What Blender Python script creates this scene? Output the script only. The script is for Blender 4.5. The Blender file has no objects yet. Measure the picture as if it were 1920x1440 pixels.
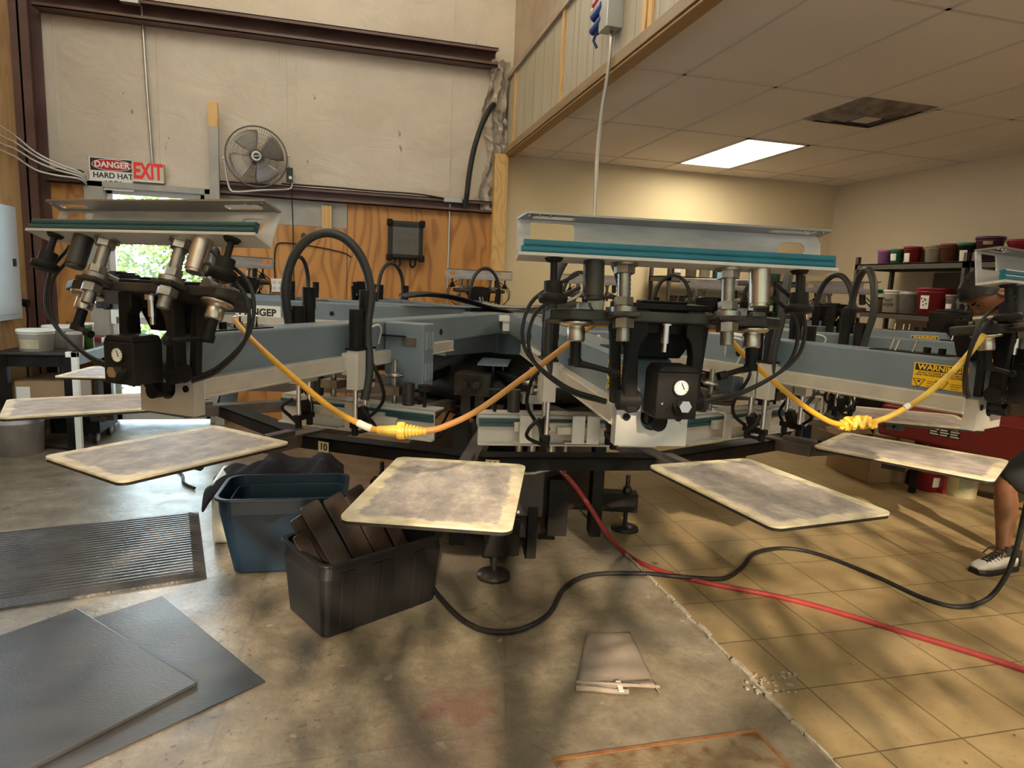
import bpy, math, random
from mathutils import Vector, Matrix, Euler
random.seed(7)
S = bpy.context.scene
COL = S.collection
R = math.radians

# ------------------------------------------------------------------ camera, world, light, exposure
F, PITCH, ROLL, YAW, EYE = 1210.0, R(8.6), R(-2.58), R(14.3), 1.42
fw = Vector((math.sin(YAW)*math.cos(PITCH), math.cos(YAW)*math.cos(PITCH), -math.sin(PITCH)))
_r0 = Vector((math.cos(YAW), -math.sin(YAW), 0)); _u0 = _r0.cross(fw)
RT = _r0*math.cos(ROLL) - _u0*math.sin(ROLL)
UP = _r0*math.sin(ROLL) + _u0*math.cos(ROLL)
cd = bpy.data.cameras.new('camera'); cam = bpy.data.objects.new('camera', cd); COL.objects.link(cam)
M3 = Matrix((RT, UP, -fw)).transposed()
cam.matrix_world = Matrix.Translation((0, 0, EYE)) @ M3.to_4x4()
cd.sensor_fit = 'HORIZONTAL'; cd.sensor_width = 36.0; cd.lens = 36.0*F/1920.0; cd.clip_start = 0.05
S.camera = cam
S.view_settings.view_transform = 'Standard'; S.view_settings.look = 'None'
S.view_settings.gamma = 1.0; S.view_settings.use_curve_mapping = False
S.view_settings.exposure = 0.0

W = bpy.data.worlds.new('world'); S.world = W; W.use_nodes = True
_t = W.node_tree; _bg = _t.nodes['Background']
_g = _t.nodes.new('ShaderNodeTexCoord'); _sx = _t.nodes.new('ShaderNodeSeparateXYZ'); _t.links.new(_g.outputs['Generated'], _sx.inputs[0])
_el = _t.nodes.new('ShaderNodeMapRange'); _el.inputs[1].default_value = 0.25; _el.inputs[2].default_value = 0.5
_t.links.new(_sx.outputs[2], _el.inputs[0])                       # bright haze low over the yard, calmer overhead
_cr = _t.nodes.new('ShaderNodeValToRGB'); _cr.color_ramp.elements[0].color = (0.62, 0.85, 1.0, 1); _cr.color_ramp.elements[1].color = (1.0, 0.90, 0.77, 1)
_t.links.new(_el.outputs[0], _cr.inputs[0]); _t.links.new(_cr.outputs[0], _bg.inputs[0])
_st = _t.nodes.new('ShaderNodeMapRange'); _st.inputs[1].default_value = 0.0; _st.inputs[2].default_value = 1.0
_st.inputs[3].default_value = 34.0; _st.inputs[4].default_value = 0.45
_t.links.new(_el.outputs[0], _st.inputs[0])
_fy = _t.nodes.new('ShaderNodeMapRange'); _fy.inputs[1].default_value = -0.1; _fy.inputs[2].default_value = 0.4; _fy.inputs[3].default_value = 0.0; _fy.inputs[4].default_value = 1.0
_t.links.new(_sx.outputs[1], _fy.inputs[0])
_mu = _t.nodes.new('ShaderNodeMath'); _mu.operation = 'MULTIPLY'; _t.links.new(_st.outputs[0], _mu.inputs[0]); _t.links.new(_fy.outputs[0], _mu.inputs[1])
_mx = _t.nodes.new('ShaderNodeMath'); _mx.operation = 'MAXIMUM'; _mx.inputs[1].default_value = 0.32; _t.links.new(_mu.outputs[0], _mx.inputs[0])
_t.links.new(_mx.outputs[0], _bg.inputs[1])

def lamp(name, kind, loc, rot, energy, color, size=None, size_y=None, angle=None):
    l = bpy.data.lights.new(name, kind); l.energy = energy; l.color = color
    if kind == 'AREA':
        l.shape = 'RECTANGLE'; l.size = size; l.size_y = size_y
    if angle is not None: l.angle = angle
    o = bpy.data.objects.new(name, l); o.location = loc; o.rotation_euler = rot; COL.objects.link(o)
    return o
SUN_EL, SUN_AZ = R(25), R(10)
sd = Vector((math.sin(SUN_AZ)*math.cos(SUN_EL), math.cos(SUN_AZ)*math.cos(SUN_EL), -math.sin(SUN_EL)))
sun = lamp('sun', 'SUN', (0, -6, 6), sd.to_track_quat('-Z', 'Y').to_euler(), 6.5, (1.0, 0.82, 0.58), angle=R(0.55))
# bright daylight on the yard outside the glass door
lamp('yard_daylight', 'AREA', (-1.9, 8.9, 6.0), (0, 0, 0), 1500, (0.95, 1.0, 0.96), 5.0, 3.4)
# added cool fill for the left floor; the wall there has no opening
lamp('left_floor_fill', 'AREA', (-2.6, 4.2, 1.3), (0, R(-78), 0), 40, (0.70, 0.86, 1.0), 2.0, 1.8)
# ceiling light panels of the lower room (the one in view and an added unseen one over the near end)
lamp('panel_light', 'AREA', (3.49, 5.60, 2.70), (0, 0, 0), 28, (1.0, 0.87, 0.64), 0.56, 1.16)
lamp('added_light_near', 'AREA', (3.45, 1.2, 2.70), (0, 0, 0), 34, (1.0, 0.87, 0.68), 0.56, 1.16)
# daylight from the open roll-up door behind the camera
lamp('rollup_daylight', 'AREA', (0.6, -1.5, 1.5), (R(90), 0, 0), 22, (1.0, 0.90, 0.76), 5.0, 2.4)

# ------------------------------------------------------------------ helpers
def at_x(px, py, X):
    d = fw + RT*((px-960)/F) + UP*((720-py)/F); t = X/d.x
    return Vector((0, 0, EYE)) + d*t
def at_y(px, py, Y):
    d = fw + RT*((px-960)/F) + UP*((720-py)/F); t = Y/d.y
    return Vector((0, 0, EYE)) + d*t
def at_z(px, py, Z):
    d = fw + RT*((px-960)/F) + UP*((720-py)/F); t = (Z-EYE)/d.z
    return Vector((0, 0, EYE)) + d*t

MATS = {}
def mat(name, color, rough=0.5, metal=0.0, noise=0.0, scale=8.0, c2=None, bump=0.0, bscale=60.0, stretch=(1,1,1), spec=0.5, emit=0.0, coat=0.0, detail=4.0, lo=0.35, hi=0.65, rnoise=0.0, alpha=1.0, trans=0.0):
    m = bpy.data.materials.new(name); m.use_nodes = True
    nt = m.node_tree; b = nt.nodes['Principled BSDF']
    b.inputs['Base Color'].default_value = (*color, 1)
    b.inputs['Roughness'].default_value = rough; b.inputs['Metallic'].default_value = metal
    b.inputs['Specular IOR Level'].default_value = spec
    b.inputs['Alpha'].default_value = alpha; b.inputs['Transmission Weight'].default_value = trans
    if coat: b.inputs['Coat Weight'].default_value = coat
    if emit:
        b.inputs['Emission Color'].default_value = (*color, 1); b.inputs['Emission Strength'].default_value = emit
    if c2 is not None or bump or rnoise:
        tc = nt.nodes.new('ShaderNodeTexCoord'); mp = nt.nodes.new('ShaderNodeMapping')
        mp.inputs['Scale'].default_value = stretch
        nt.links.new(tc.outputs['Object'], mp.inputs['Vector'])
    if c2 is not None:
        n = nt.nodes.new('ShaderNodeTexNoise'); n.inputs['Scale'].default_value = scale; n.inputs['Detail'].default_value = detail
        nt.links.new(mp.outputs[0], n.inputs['Vector'])
        rp = nt.nodes.new('ShaderNodeValToRGB')
        rp.color_ramp.elements[0].position = lo; rp.color_ramp.elements[1].position = hi
        rp.color_ramp.elements[0].color = (*color, 1); rp.color_ramp.elements[1].color = (*c2, 1)
        nt.links.new(n.outputs['Fac'], rp.inputs[0]); nt.links.new(rp.outputs[0], b.inputs['Base Color'])
        if rnoise:
            mr = nt.nodes.new('ShaderNodeMapRange'); mr.inputs[3].default_value = rough-rnoise; mr.inputs[4].default_value = rough+rnoise
            nt.links.new(n.outputs['Fac'], mr.inputs[0]); nt.links.new(mr.outputs[0], b.inputs['Roughness'])
    if bump:
        n2 = nt.nodes.new('ShaderNodeTexNoise'); n2.inputs['Scale'].default_value = bscale; n2.inputs['Detail'].default_value = 5
        nt.links.new(mp.outputs[0], n2.inputs['Vector'])
        bp = nt.nodes.new('ShaderNodeBump'); bp.inputs['Strength'].default_value = bump; bp.inputs['Distance'].default_value = 0.01
        nt.links.new(n2.outputs['Fac'], bp.inputs['Height']); nt.links.new(bp.outputs[0], b.inputs['Normal'])
    MATS[name] = m
    return m

class MB:
    """collects shapes into one mesh"""
    def __init__(s, M=None): s.v = []; s.f = []; s.sm = []; s.mi = []; s.m = 0; s.M = M
    def add(s, vs, fs, smooth=False, M=None):
        b = len(s.v)
        for p in vs:
            p = Vector(p)
            if M is not None: p = M @ p
            if s.M is not None: p = s.M @ p
            s.v.append(p)
        for f in fs:
            s.f.append([i+b for i in f]); s.sm.append(smooth); s.mi.append(s.m)
        return s
    def box(s, x0, x1, y0, y1, z0, z1, M=None):
        vs = [(x, y, z) for x in (x0, x1) for y in (y0, y1) for z in (z0, z1)]
        return s.add(vs, [(0,1,3,2), (4,6,7,5), (0,4,5,1), (2,3,7,6), (0,2,6,4), (1,5,7,3)], False, M)
    def cbox(s, c, sz, rot=(0,0,0)):
        M = Matrix.Translation(c) @ Euler(rot).to_matrix().to_4x4()
        a, b, d = sz[0]/2, sz[1]/2, sz[2]/2
        return s.box(-a, a, -b, b, -d, d, M)
    def cyl(s, p0, p1, r, r2=None, n=20, cap=True, smooth=True):
        p0 = Vector(p0); p1 = Vector(p1); r2 = r if r2 is None else r2
        q = (p1-p0).to_track_quat('Z', 'Y').to_matrix()
        vs = []
        for p, rr in ((p0, r), (p1, r2)):
            for i in range(n):
                a = 2*math.pi*i/n; vs.append(p + q @ Vector((rr*math.cos(a), rr*math.sin(a), 0)))
        s.add(vs, [(i, (i+1) % n, n+(i+1) % n, n+i) for i in range(n)], smooth)
        if cap:
            s.add(vs[:n], [tuple(range(n-1, -1, -1))]); s.add(vs[n:], [tuple(range(n))])
        return s
    def tube(s, pts, r, n=10, closed=False, samples=0, radii=None):
        pts = [Vector(p) for p in pts]
        if samples: pts = spline(pts, samples, closed)
        N = len(pts); vs = []; up = None
        for i, p in enumerate(pts):
            a = pts[(i-1) % N] if (i > 0 or closed) else p; b = pts[(i+1) % N] if (i < N-1 or closed) else p
            t = (b-a).normalized()
            if up is None:
                up = t.orthogonal().normalized()
            up = (up - t*up.dot(t)).normalized(); bi = t.cross(up)
            rr = r if radii is None else radii[i]
            for k in range(n):
                an = 2*math.pi*k/n; vs.append(p + up*(rr*math.cos(an)) + bi*(rr*math.sin(an)))
        fs = []
        for i in range(N if closed else N-1):
            j = (i+1) % N
            for k in range(n): fs.append((i*n+k, i*n+(k+1) % n, j*n+(k+1) % n, j*n+k))
        s.add(vs, fs, True)
        if not closed:
            s.add(vs[:n], [tuple(range(n-1, -1, -1))]); s.add(vs[-n:], [tuple(range(n))])
        return s
    def lathe(s, prof, c=(0,0,0), n=28, M=None):
        c = Vector(c); vs = []; fs = []
        for (r, z) in prof:
            for i in range(n):
                a = 2*math.pi*i/n; vs.append(c + Vector((r*math.cos(a), r*math.sin(a), z)))
        for j in range(len(prof)-1):
            for i in range(n): fs.append((j*n+i, j*n+(i+1) % n, (j+1)*n+(i+1) % n, (j+1)*n+i))
        s.add(vs, fs, True, M)
        if prof[0][0] > 1e-6: s.add(vs[:n], [tuple(range(n-1, -1, -1))], False, M)
        if prof[-1][0] > 1e-6: s.add(vs[-n:], [tuple(range(n))], False, M)
        return s
    def prism(s, poly, h0, h1, axis='z', M=None):
        def P(a, b, h): return {'z': (a, b, h), 'y': (a, h, b), 'x': (h, a, b)}[axis]
        n = len(poly); vs = [P(a, b, h0) for a, b in poly] + [P(a, b, h1) for a, b in poly]
        fs = [tuple(range(n-1, -1, -1)), tuple(range(n, 2*n))] + [(i, (i+1) % n, n+(i+1) % n, n+i) for i in range(n)]
        return s.add(vs, fs, False, M)
    def plate(s, outer, holes, th, M):
        """flat plate with cut-outs: 2D outline in local xy, thickness th along z"""
        cu = bpy.data.curves.new('tmp', 'CURVE'); cu.dimensions = '2D'; cu.fill_mode = 'BOTH'; cu.extrude = th/2
        for poly in [outer]+list(holes):
            sp = cu.splines.new('POLY'); sp.points.add(len(poly)-1); sp.use_cyclic_u = True
            for p, (a, b) in zip(sp.points, poly): p.co = (a, b, 0, 1)
        return s._from_curve(cu, M)
    def text(s, body, size, M, depth=0.0006, bold=0.0, sx=1.0, align='CENTER'):
        cu = bpy.data.curves.new('tmp', 'FONT'); cu.body = body; cu.size = size; cu.extrude = depth/2; cu.offset = bold
        cu.align_x = align; cu.align_y = 'CENTER'
        return s._from_curve(cu, M @ Matrix.Diagonal((sx, 1, 1, 1)))
    def _from_curve(s, cu, M):
        o = bpy.data.objects.new('tmp', cu); me = o.to_mesh()
        s.add([v.co.copy() for v in me.vertices], [tuple(p.vertices) for p in me.polygons], False, M)
        o.to_mesh_clear(); bpy.data.objects.remove(o); bpy.data.curves.remove(cu)
        return s
    def build(s, name, mats, parent=None, bevel=0.0, seg=2, loc=None, rot=None):
        me = bpy.data.meshes.new(name)
        me.from_pydata([tuple(p) for p in s.v], [], s.f)
        for m in (mats if isinstance(mats, (list, tuple)) else [mats]): me.materials.append(m)
        for p, sm, mi in zip(me.polygons, s.sm, s.mi): p.use_smooth = sm; p.material_index = mi
        me.update()
        o = bpy.data.objects.new(name, me); COL.objects.link(o)
        if parent is not None: o.parent = parent
        if loc is not None: o.location = loc
        if rot is not None: o.rotation_euler = rot
        if bevel:
            b = o.modifiers.new('bevel', 'BEVEL'); b.width = bevel; b.segments = seg; b.limit_method = 'ANGLE'; b.angle_limit = R(40)
            b.harden_normals = False
        return o

def spline(pts, k, closed=False):
    out = []; N = len(pts)
    for i in range(N if closed else N-1):
        p0 = pts[(i-1) % N] if (i > 0 or closed) else pts[i]*2-pts[i+1]
        p1 = pts[i]; p2 = pts[(i+1) % N]
        p3 = pts[(i+2) % N] if (i < N-2 or closed) else p2*2-p1
        for j in range(k):
            t = j/k
            out.append(0.5*((2*p1)+(p2-p0)*t+(2*p0-5*p1+4*p2-p3)*t*t+(3*p1-p0-3*p2+p3)*t*t*t))
    if not closed: out.append(pts[-1])
    return out
def rrect(x0, x1, y0, y1, r, n=6):
    out = []
    for cx, cy, a0 in ((x1-r, y1-r, 0), (x0+r, y1-r, 90), (x0+r, y0+r, 180), (x1-r, y0+r, 270)):
        for i in range(n+1):
            a = R(a0+90*i/n); out.append((cx+r*math.cos(a), cy+r*math.sin(a)))
    return out
def empty(name, loc=(0,0,0), rz=0.0):
    o = bpy.data.objects.new(name, None); o.location = loc; o.rotation_euler = (0,0,rz); o.empty_display_size = 0.1
    COL.objects.link(o); return o
def tag(o, label, cat, group=None):
    o['label'] = label; o['category'] = cat
    if group: o['group'] = group
    return o
def struct(o): o['kind'] = 'structure'; return o
def basis(origin, ex, ey):
    ex = Vector(ex).normalized(); ey = Vector(ey).normalized(); ez = ex.cross(ey)
    return Matrix.Translation(origin) @ Matrix((ex, ey, ez)).transposed().to_4x4()
def copy_tree(o, parent=None, skip=()):
    c = o.copy(); COL.objects.link(c); c.parent = parent
    for ch in list(o.children):
        if ch.name.split('.')[0] not in skip: copy_tree(ch, c, skip)
    return c

# ------------------------------------------------------------------ materials
class NB:
    def __init__(s, m): s.t = m.node_tree; s.b = s.t.nodes['Principled BSDF']; s.tc = s.t.nodes.new('ShaderNodeTexCoord'); s.co = s.tc.outputs['Object']
    def lk(s, a, b): s.t.links.new(a, b)
    def set(s, sock, v):
        if hasattr(v, 'links'): s.lk(v, sock)
        else: sock.default_value = v
    def math(s, op, a, b=0.0, c=None, clamp=False):
        n = s.t.nodes.new('ShaderNodeMath'); n.operation = op; n.use_clamp = clamp; s.set(n.inputs[0], a); s.set(n.inputs[1], b)
        if c is not None: s.set(n.inputs[2], c)
        return n.outputs[0]
    def xyz(s, v=None):
        n = s.t.nodes.new('ShaderNodeSeparateXYZ'); s.lk(v or s.co, n.inputs[0]); return n.outputs
    def comb(s, x, y, z):
        n = s.t.nodes.new('ShaderNodeCombineXYZ')
        for i, q in enumerate((x, y, z)): s.set(n.inputs[i], q)
        return n.outputs[0]
    def map(s, scale=(1,1,1), loc=(0,0,0), v=None):
        n = s.t.nodes.new('ShaderNodeMapping'); n.inputs['Scale'].default_value = scale; n.inputs['Location'].default_value = loc
        s.lk(v or s.co, n.inputs[0]); return n.outputs[0]
    def noise(s, scale, detail=4, v=None, rough=0.5, dist=0.0):
        n = s.t.nodes.new('ShaderNodeTexNoise'); n.inputs['Scale'].default_value = scale; n.inputs['Detail'].default_value = detail
        n.inputs['Roughness'].default_value = rough; n.inputs['Distortion'].default_value = dist
        s.lk(v or s.co, n.inputs['Vector']); return n.outputs['Fac']
    def voro(s, scale, v=None, feature='F1', out='Distance'):
        n = s.t.nodes.new('ShaderNodeTexVoronoi'); n.feature = feature; n.inputs['Scale'].default_value = scale
        s.lk(v or s.co, n.inputs['Vector']); return n.outputs[out]
    def ramp(s, f, stops):
        n = s.t.nodes.new('ShaderNodeValToRGB'); e = n.color_ramp.elements
        while len(e) < len(stops): e.new(0.5)
        for q, (p, c) in zip(e, stops): q.position = p; q.color = (*c, 1) if len(c) == 3 else c
        s.lk(f, n.inputs[0]); return n.outputs[0]
    def step(s, f, a, b):
        n = s.t.nodes.new('ShaderNodeMapRange'); n.interpolation_type = 'SMOOTHSTEP'
        s.set(n.inputs[0], f); n.inputs[1].default_value = a; n.inputs[2].default_value = b; return n.outputs[0]
    def mix(s, f, a, b, mode='MIX'):
        n = s.t.nodes.new('ShaderNodeMix'); n.data_type = 'RGBA'; n.blend_type = mode
        s.set(n.inputs[0], f)
        for sock, q in ((n.inputs[6], a), (n.inputs[7], b)):
            if hasattr(q, 'links'): s.lk(q, sock)
            else: sock.default_value = (*q, 1)
        return n.outputs[2]
    def bump(s, h, st=0.3, d=0.01):
        n = s.t.nodes.new('ShaderNodeBump'); n.inputs['Strength'].default_value = st; n.inputs['Distance'].default_value = d
        s.lk(h, n.inputs['Height']); s.lk(n.outputs[0], s.b.inputs['Normal'])
    def color(s, c): s.set(s.b.inputs['Base Color'], c)
    def rough(s, r): s.set(s.b.inputs['Roughness'], r)

def concrete():
    m = mat('concrete', (0.3,0.26,0.2)); k = NB(m); x, y, z = k.xyz()
    big = k.noise(1.1, 6, rough=0.65); mid = k.noise(5.5, 7, rough=0.72); fine = k.noise(38, 6, rough=0.75)
    c = k.ramp(big, [(0.3, (0.17,0.135,0.095)), (0.5, (0.27,0.22,0.155)), (0.7, (0.36,0.30,0.215))])
    c = k.mix(k.math('MULTIPLY', k.step(mid, 0.40, 0.68), 0.65), c, (0.13,0.10,0.07))
    c = k.mix(k.math('MULTIPLY', k.step(mid, 0.52, 0.30), 0.40), c, (0.42,0.35,0.25))
    c = k.mix(k.math('MULTIPLY', k.step(fine, 0.45, 0.70), 0.45), c, (0.12,0.09,0.065))
    # dark drips and chips, denser towards the mats
    sp = k.step(k.noise(26, 3, rough=0.6), 0.62, 0.68)
    near = k.math('SUBTRACT', 1.0, k.step(x, -0.5, 0.6), clamp=True)
    c = k.mix(k.math('MULTIPLY', sp, k.math('ADD', k.math('MULTIPLY', near, 0.6), 0.12)), c, (0.05,0.04,0.035))
    lite = k.step(k.noise(9, 2, v=k.map((1,1,1), (5,2,0))), 0.70, 0.74)
    c = k.mix(k.math('MULTIPLY', lite, 0.5), c, (0.55,0.47,0.40))
    # red ink stain, darker patch round the press feet
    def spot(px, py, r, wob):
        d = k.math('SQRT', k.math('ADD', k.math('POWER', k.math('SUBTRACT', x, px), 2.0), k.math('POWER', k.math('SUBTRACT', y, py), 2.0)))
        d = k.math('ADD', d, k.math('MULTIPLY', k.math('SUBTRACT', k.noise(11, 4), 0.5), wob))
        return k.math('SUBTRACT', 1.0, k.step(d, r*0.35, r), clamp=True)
    c = k.mix(k.math('MULTIPLY', spot(0.37, 1.98, 0.15, 0.45), 0.55), c, (0.15,0.045,0.04))
    c = k.mix(k.math('MULTIPLY', spot(0.30, 1.75, 0.3, 0.6), 0.30), c, (0.13,0.06,0.05))
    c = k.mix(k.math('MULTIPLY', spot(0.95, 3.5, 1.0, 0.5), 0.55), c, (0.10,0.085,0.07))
    # hairline cracks
    cr = k.voro(0.9, v=k.map((1,1,0.0), (0.33,0.1,0)), feature='DISTANCE_TO_EDGE')
    cr = k.math('ADD', cr, k.math('MULTIPLY', k.noise(6, 4), 0.02))
    c = k.mix(k.math('MULTIPLY', k.math('SUBTRACT', 1.0, k.step(cr, 0.009, 0.016), clamp=True), 0.5), c, (0.12,0.09,0.07))
    k.color(c); k.rough(k.ramp(k.noise(5, 5, rough=0.65), [(0.35, (0.26,)*3), (0.7, (0.55,)*3)]))
    k.b.inputs['Coat Weight'].default_value = 0.5; k.b.inputs['Coat Roughness'].default_value = 0.32
    k.bump(k.math('ADD', k.noise(30, 6, rough=0.7), k.noise(9, 3)), 0.45, 0.006); return m
def floor_tile():
    m = mat('floor_tile', (0.4,0.3,0.17)); k = NB(m); x, y, z = k.xyz(); T = 0.3325
    u = k.math('DIVIDE', k.math('SUBTRACT', x, 1.981), T); v = k.math('DIVIDE', k.math('SUBTRACT', y, 1.512), T)
    def edge(q):
        f = k.math('FRACT', k.math('ADD', q, 100.0)); return k.math('MINIMUM', f, k.math('SUBTRACT', 1.0, f))
    e = k.math('MINIMUM', edge(u), edge(v)); g = k.math('SUBTRACT', 1.0, k.step(e, 0.006, 0.012), clamp=True)
    wn = k.t.nodes.new('ShaderNodeTexWhiteNoise'); k.lk(k.comb(k.math('FLOOR', u), k.math('FLOOR', v), 0.0), wn.inputs['Vector'])
    big = k.noise(3.2, 5, rough=0.65)
    c = k.ramp(big, [(0.3, (0.24,0.165,0.077)), (0.55, (0.34,0.245,0.122)), (0.75, (0.41,0.305,0.165))])
    c = k.mix(k.math('MULTIPLY', wn.outputs['Value'], 0.25), c, (0.25,0.18,0.09))
    c = k.mix(k.math('MULTIPLY', k.step(k.noise(55, 3), 0.60, 0.68), 0.35), c, (0.20,0.13,0.07))
    c = k.mix(k.math('MULTIPLY', k.step(k.noise(13, 2), 0.72, 0.75), 0.7), c, (0.05,0.035,0.02))
    c = k.mix(k.math('MULTIPLY', g, 0.85), c, (0.10,0.07,0.035)); k.color(c)
    k.rough(k.ramp(big, [(0.3, (0.38,)*3), (0.7, (0.6,)*3)]))
    k.bump(k.math('SUBTRACT', k.math('MULTIPLY', k.noise(40, 4), 0.3), g), 0.3, 0.004); return m
def plywood(name, a, b, d, sc=1.0, knots=True):
    m = mat(name, a, 0.55); k = NB(m)
    v = k.map((1.6*sc, 1.6*sc, 0.42*sc))
    n = k.noise(1.5, 2, v=v, dist=0.4)
    w = k.math('SINE', k.math('MULTIPLY', n, 70.0)); w = k.math('POWER', k.math('MULTIPLY_ADD', w, 0.5, 0.5), 2.5)
    c = k.mix(k.math('MULTIPLY', w, 0.75), a, b)
    c = k.mix(k.math('MULTIPLY', k.noise(3, 4, v=k.map((3, 3, 0.5))), 0.5), c, d)
    if knots:
        kn = k.voro(2.6, v=k.map((1.0, 1.0, 0.75), (0.3, 0.0, 0.2)))
        c = k.mix(k.math('SUBTRACT', 1.0, k.step(kn, 0.055, 0.085), clamp=True), c, (0.09,0.03,0.012))
    k.color(c); k.bump(k.noise(60, 3, v=k.map((3,3,0.3))), 0.1, 0.003); return m
def insulation(name, a, b, wr=0.6):
    m = mat(name, a, 0.5); k = NB(m)
    c = k.ramp(k.noise(1.2, 6, rough=0.65), [(0.35, b), (0.65, a)])
    st = k.noise(2.0, 4, v=k.map((9, 9, 0.5)))
    c = k.mix(k.math('MULTIPLY', k.step(st, 0.55, 0.75), 0.22), c, b)
    dk = k.step(k.noise(7.5, 3, v=k.map((1.5,1.5,0.7), (2.2,0,0.6))), 0.715, 0.74)
    c = k.mix(k.math('MULTIPLY', dk, 0.7), c, (0.16,0.11,0.08)); k.color(c)
    h = k.math('ADD', k.noise(2.2, 5, v=k.map((1.2,1.2,2.0)), dist=1.0), k.math('MULTIPLY', k.noise(120, 2), 0.05)); k.bump(h, wr, 0.03)
    return m
def drywall(name, a, sc=90, bs=0.25):
    m = mat(name, a, 0.75); k = NB(m); b = tuple(q*0.93 for q in a)
    k.color(k.ramp(k.noise(1.1, 4), [(0.35, b), (0.65, a)])); k.bump(k.noise(sc, 3), bs, 0.003); return m
def pallet_mat():
    m = mat('pallet_top', (0.7,0.6,0.42), 0.6); k = NB(m); x, y, z = k.xyz()
    oi = k.t.nodes.new('ShaderNodeObjectInfo'); off = k.math('MULTIPLY', oi.outputs['Random'], 37.0)
    vv = k.comb(k.math('ADD', x, off), y, z)
    wob = k.math('MULTIPLY', k.math('SUBTRACT', k.noise(14, 5, v=vv, rough=0.7), 0.5), 0.075)
    ex = k.math('SUBTRACT', 0.262, k.math('ABSOLUTE', x)); ey = k.math('SUBTRACT', 0.182, k.math('ABSOLUTE', y))
    e = k.math('ADD', k.math('MINIMUM', ex, ey), wob)
    inn = k.step(e, 0.006, 0.022)
    lint = k.noise(16, 7, v=k.comb(k.math('MULTIPLY', k.math('ADD', x, off), 0.7), y, z), rough=0.75)
    gi = k.ramp(lint, [(0.33, (0.24,0.205,0.21)), (0.52, (0.40,0.345,0.325)), (0.70, (0.66,0.565,0.46))])
    edge = k.ramp(k.noise(18, 4, v=vv), [(0.35, (0.60,0.50,0.33)), (0.6, (0.80,0.69,0.50))])
    c = k.mix(k.math('MULTIPLY', inn, 0.92), edge, gi); k.color(c); k.bump(lint, 0.3, 0.003); return m

concrete(); floor_tile()
plywood('plywood', (0.52,0.225,0.052), (0.20,0.062,0.012), (0.60,0.29,0.085))
plywood('plywood_left', (0.56,0.34,0.15), (0.40,0.21,0.075), (0.62,0.42,0.21), 1.0, False)
plywood('lumber', (0.62,0.37,0.13), (0.46,0.24,0.07), (0.68,0.44,0.19), 2.0)
plywood('pale_lumber', (0.50,0.34,0.17), (0.40,0.25,0.11), (0.55,0.40,0.24), 2.0)
insulation('insulation', (0.60,0.505,0.405), (0.50,0.41,0.32))
insulation('old_insulation', (0.40,0.315,0.25), (0.27,0.20,0.155), 0.9)
drywall('cream_wall', (0.66,0.55,0.35)); drywall('tan_wall', (0.56,0.465,0.34))
drywall('ceiling_tile', (0.76,0.67,0.60), 140, 0.2)
mat('grid_metal', (0.58,0.505,0.45), 0.7)
mat('soffit_board', (0.43,0.385,0.31), 0.6, c2=(0.36,0.325,0.26), scale=3, stretch=(6,6,0.6), bump=0.15)
mat('red_iron', (0.085,0.036,0.028), 0.5, c2=(0.13,0.065,0.05), scale=4)
mat('painted_gray', (0.40,0.37,0.32), 0.6, c2=(0.33,0.30,0.26), scale=6)
mat('white_frame', (0.62,0.60,0.55), 0.5)
mat('blue_paint', (0.135,0.172,0.205), 0.42, c2=(0.165,0.20,0.235), scale=5, bump=0.05)
mat('black_steel', (0.0065,0.006,0.006), 0.5, c2=(0.018,0.015,0.013), scale=9, spec=0.14)
mat('smeared_plate', (0.36,0.335,0.35), 0.45, 0.2, c2=(0.60,0.56,0.53), scale=5, stretch=(1,1,5))
mat('bare_plate', (0.30,0.29,0.28), 0.32, 0.9)
mat('dark_steel', (0.028,0.025,0.022), 0.42, 0.4, c2=(0.06,0.05,0.042), scale=14, spec=0.35)
mat('worn_brown', (0.12,0.085,0.065), 0.5, c2=(0.06,0.045,0.038), scale=10)
mat('steel', (0.36,0.335,0.30), 0.34, 0.9, c2=(0.22,0.20,0.175), scale=25)
mat('chrome', (0.60,0.57,0.52), 0.2, 1.0)
mat('brushed', (0.46,0.40,0.34), 0.3, 0.95, c2=(0.56,0.50,0.43), scale=3, stretch=(40,40,1))
mat('aluminium', (0.57,0.54,0.49), 0.42, 0.55, c2=(0.48,0.45,0.41), scale=12)
mat('rail', (0.58,0.53,0.45), 0.45, 0.3, c2=(0.48,0.44,0.38), scale=15)
mat('white_plate', (0.55,0.52,0.47), 0.45, 0.1, c2=(0.46,0.43,0.39), scale=7)
mat('teal', (0.003,0.10,0.145), 0.4, c2=(0.005,0.13,0.18), scale=9)
mat('teal_old', (0.008,0.045,0.055), 0.45, c2=(0.012,0.065,0.075), scale=9)
mat('rubber', (0.012,0.0115,0.0115), 0.5, c2=(0.02,0.019,0.018), scale=20, spec=0.35)
mat('hose_gray', (0.022,0.021,0.020), 0.5)
mat('yellow_cord', (0.72,0.36,0.02), 0.45, c2=(0.55,0.27,0.03), scale=12)
mat('yellow_plug', (0.80,0.52,0.06), 0.45, c2=(0.55,0.32,0.04), scale=30)
mat('label_white', (0.75,0.72,0.66), 0.5); mat('label_yellow', (0.80,0.48,0.01), 0.45); mat('label_black', (0.012,0.012,0.012), 0.5)
mat('sign_red', (0.46,0.012,0.012), 0.4); mat('exit_red', (0.80,0.03,0.025), 0.4)
mat('gauge_face', (0.78,0.72,0.62), 0.4); mat('cable_white', (0.66,0.63,0.58), 0.5)
mat('conduit', (0.50,0.48,0.44), 0.38, 0.8)
mat('mat_rubber', (0.038,0.035,0.038), 0.32, c2=(0.085,0.076,0.074), scale=7, bump=0.25, bscale=90, rnoise=0.10)
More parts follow.
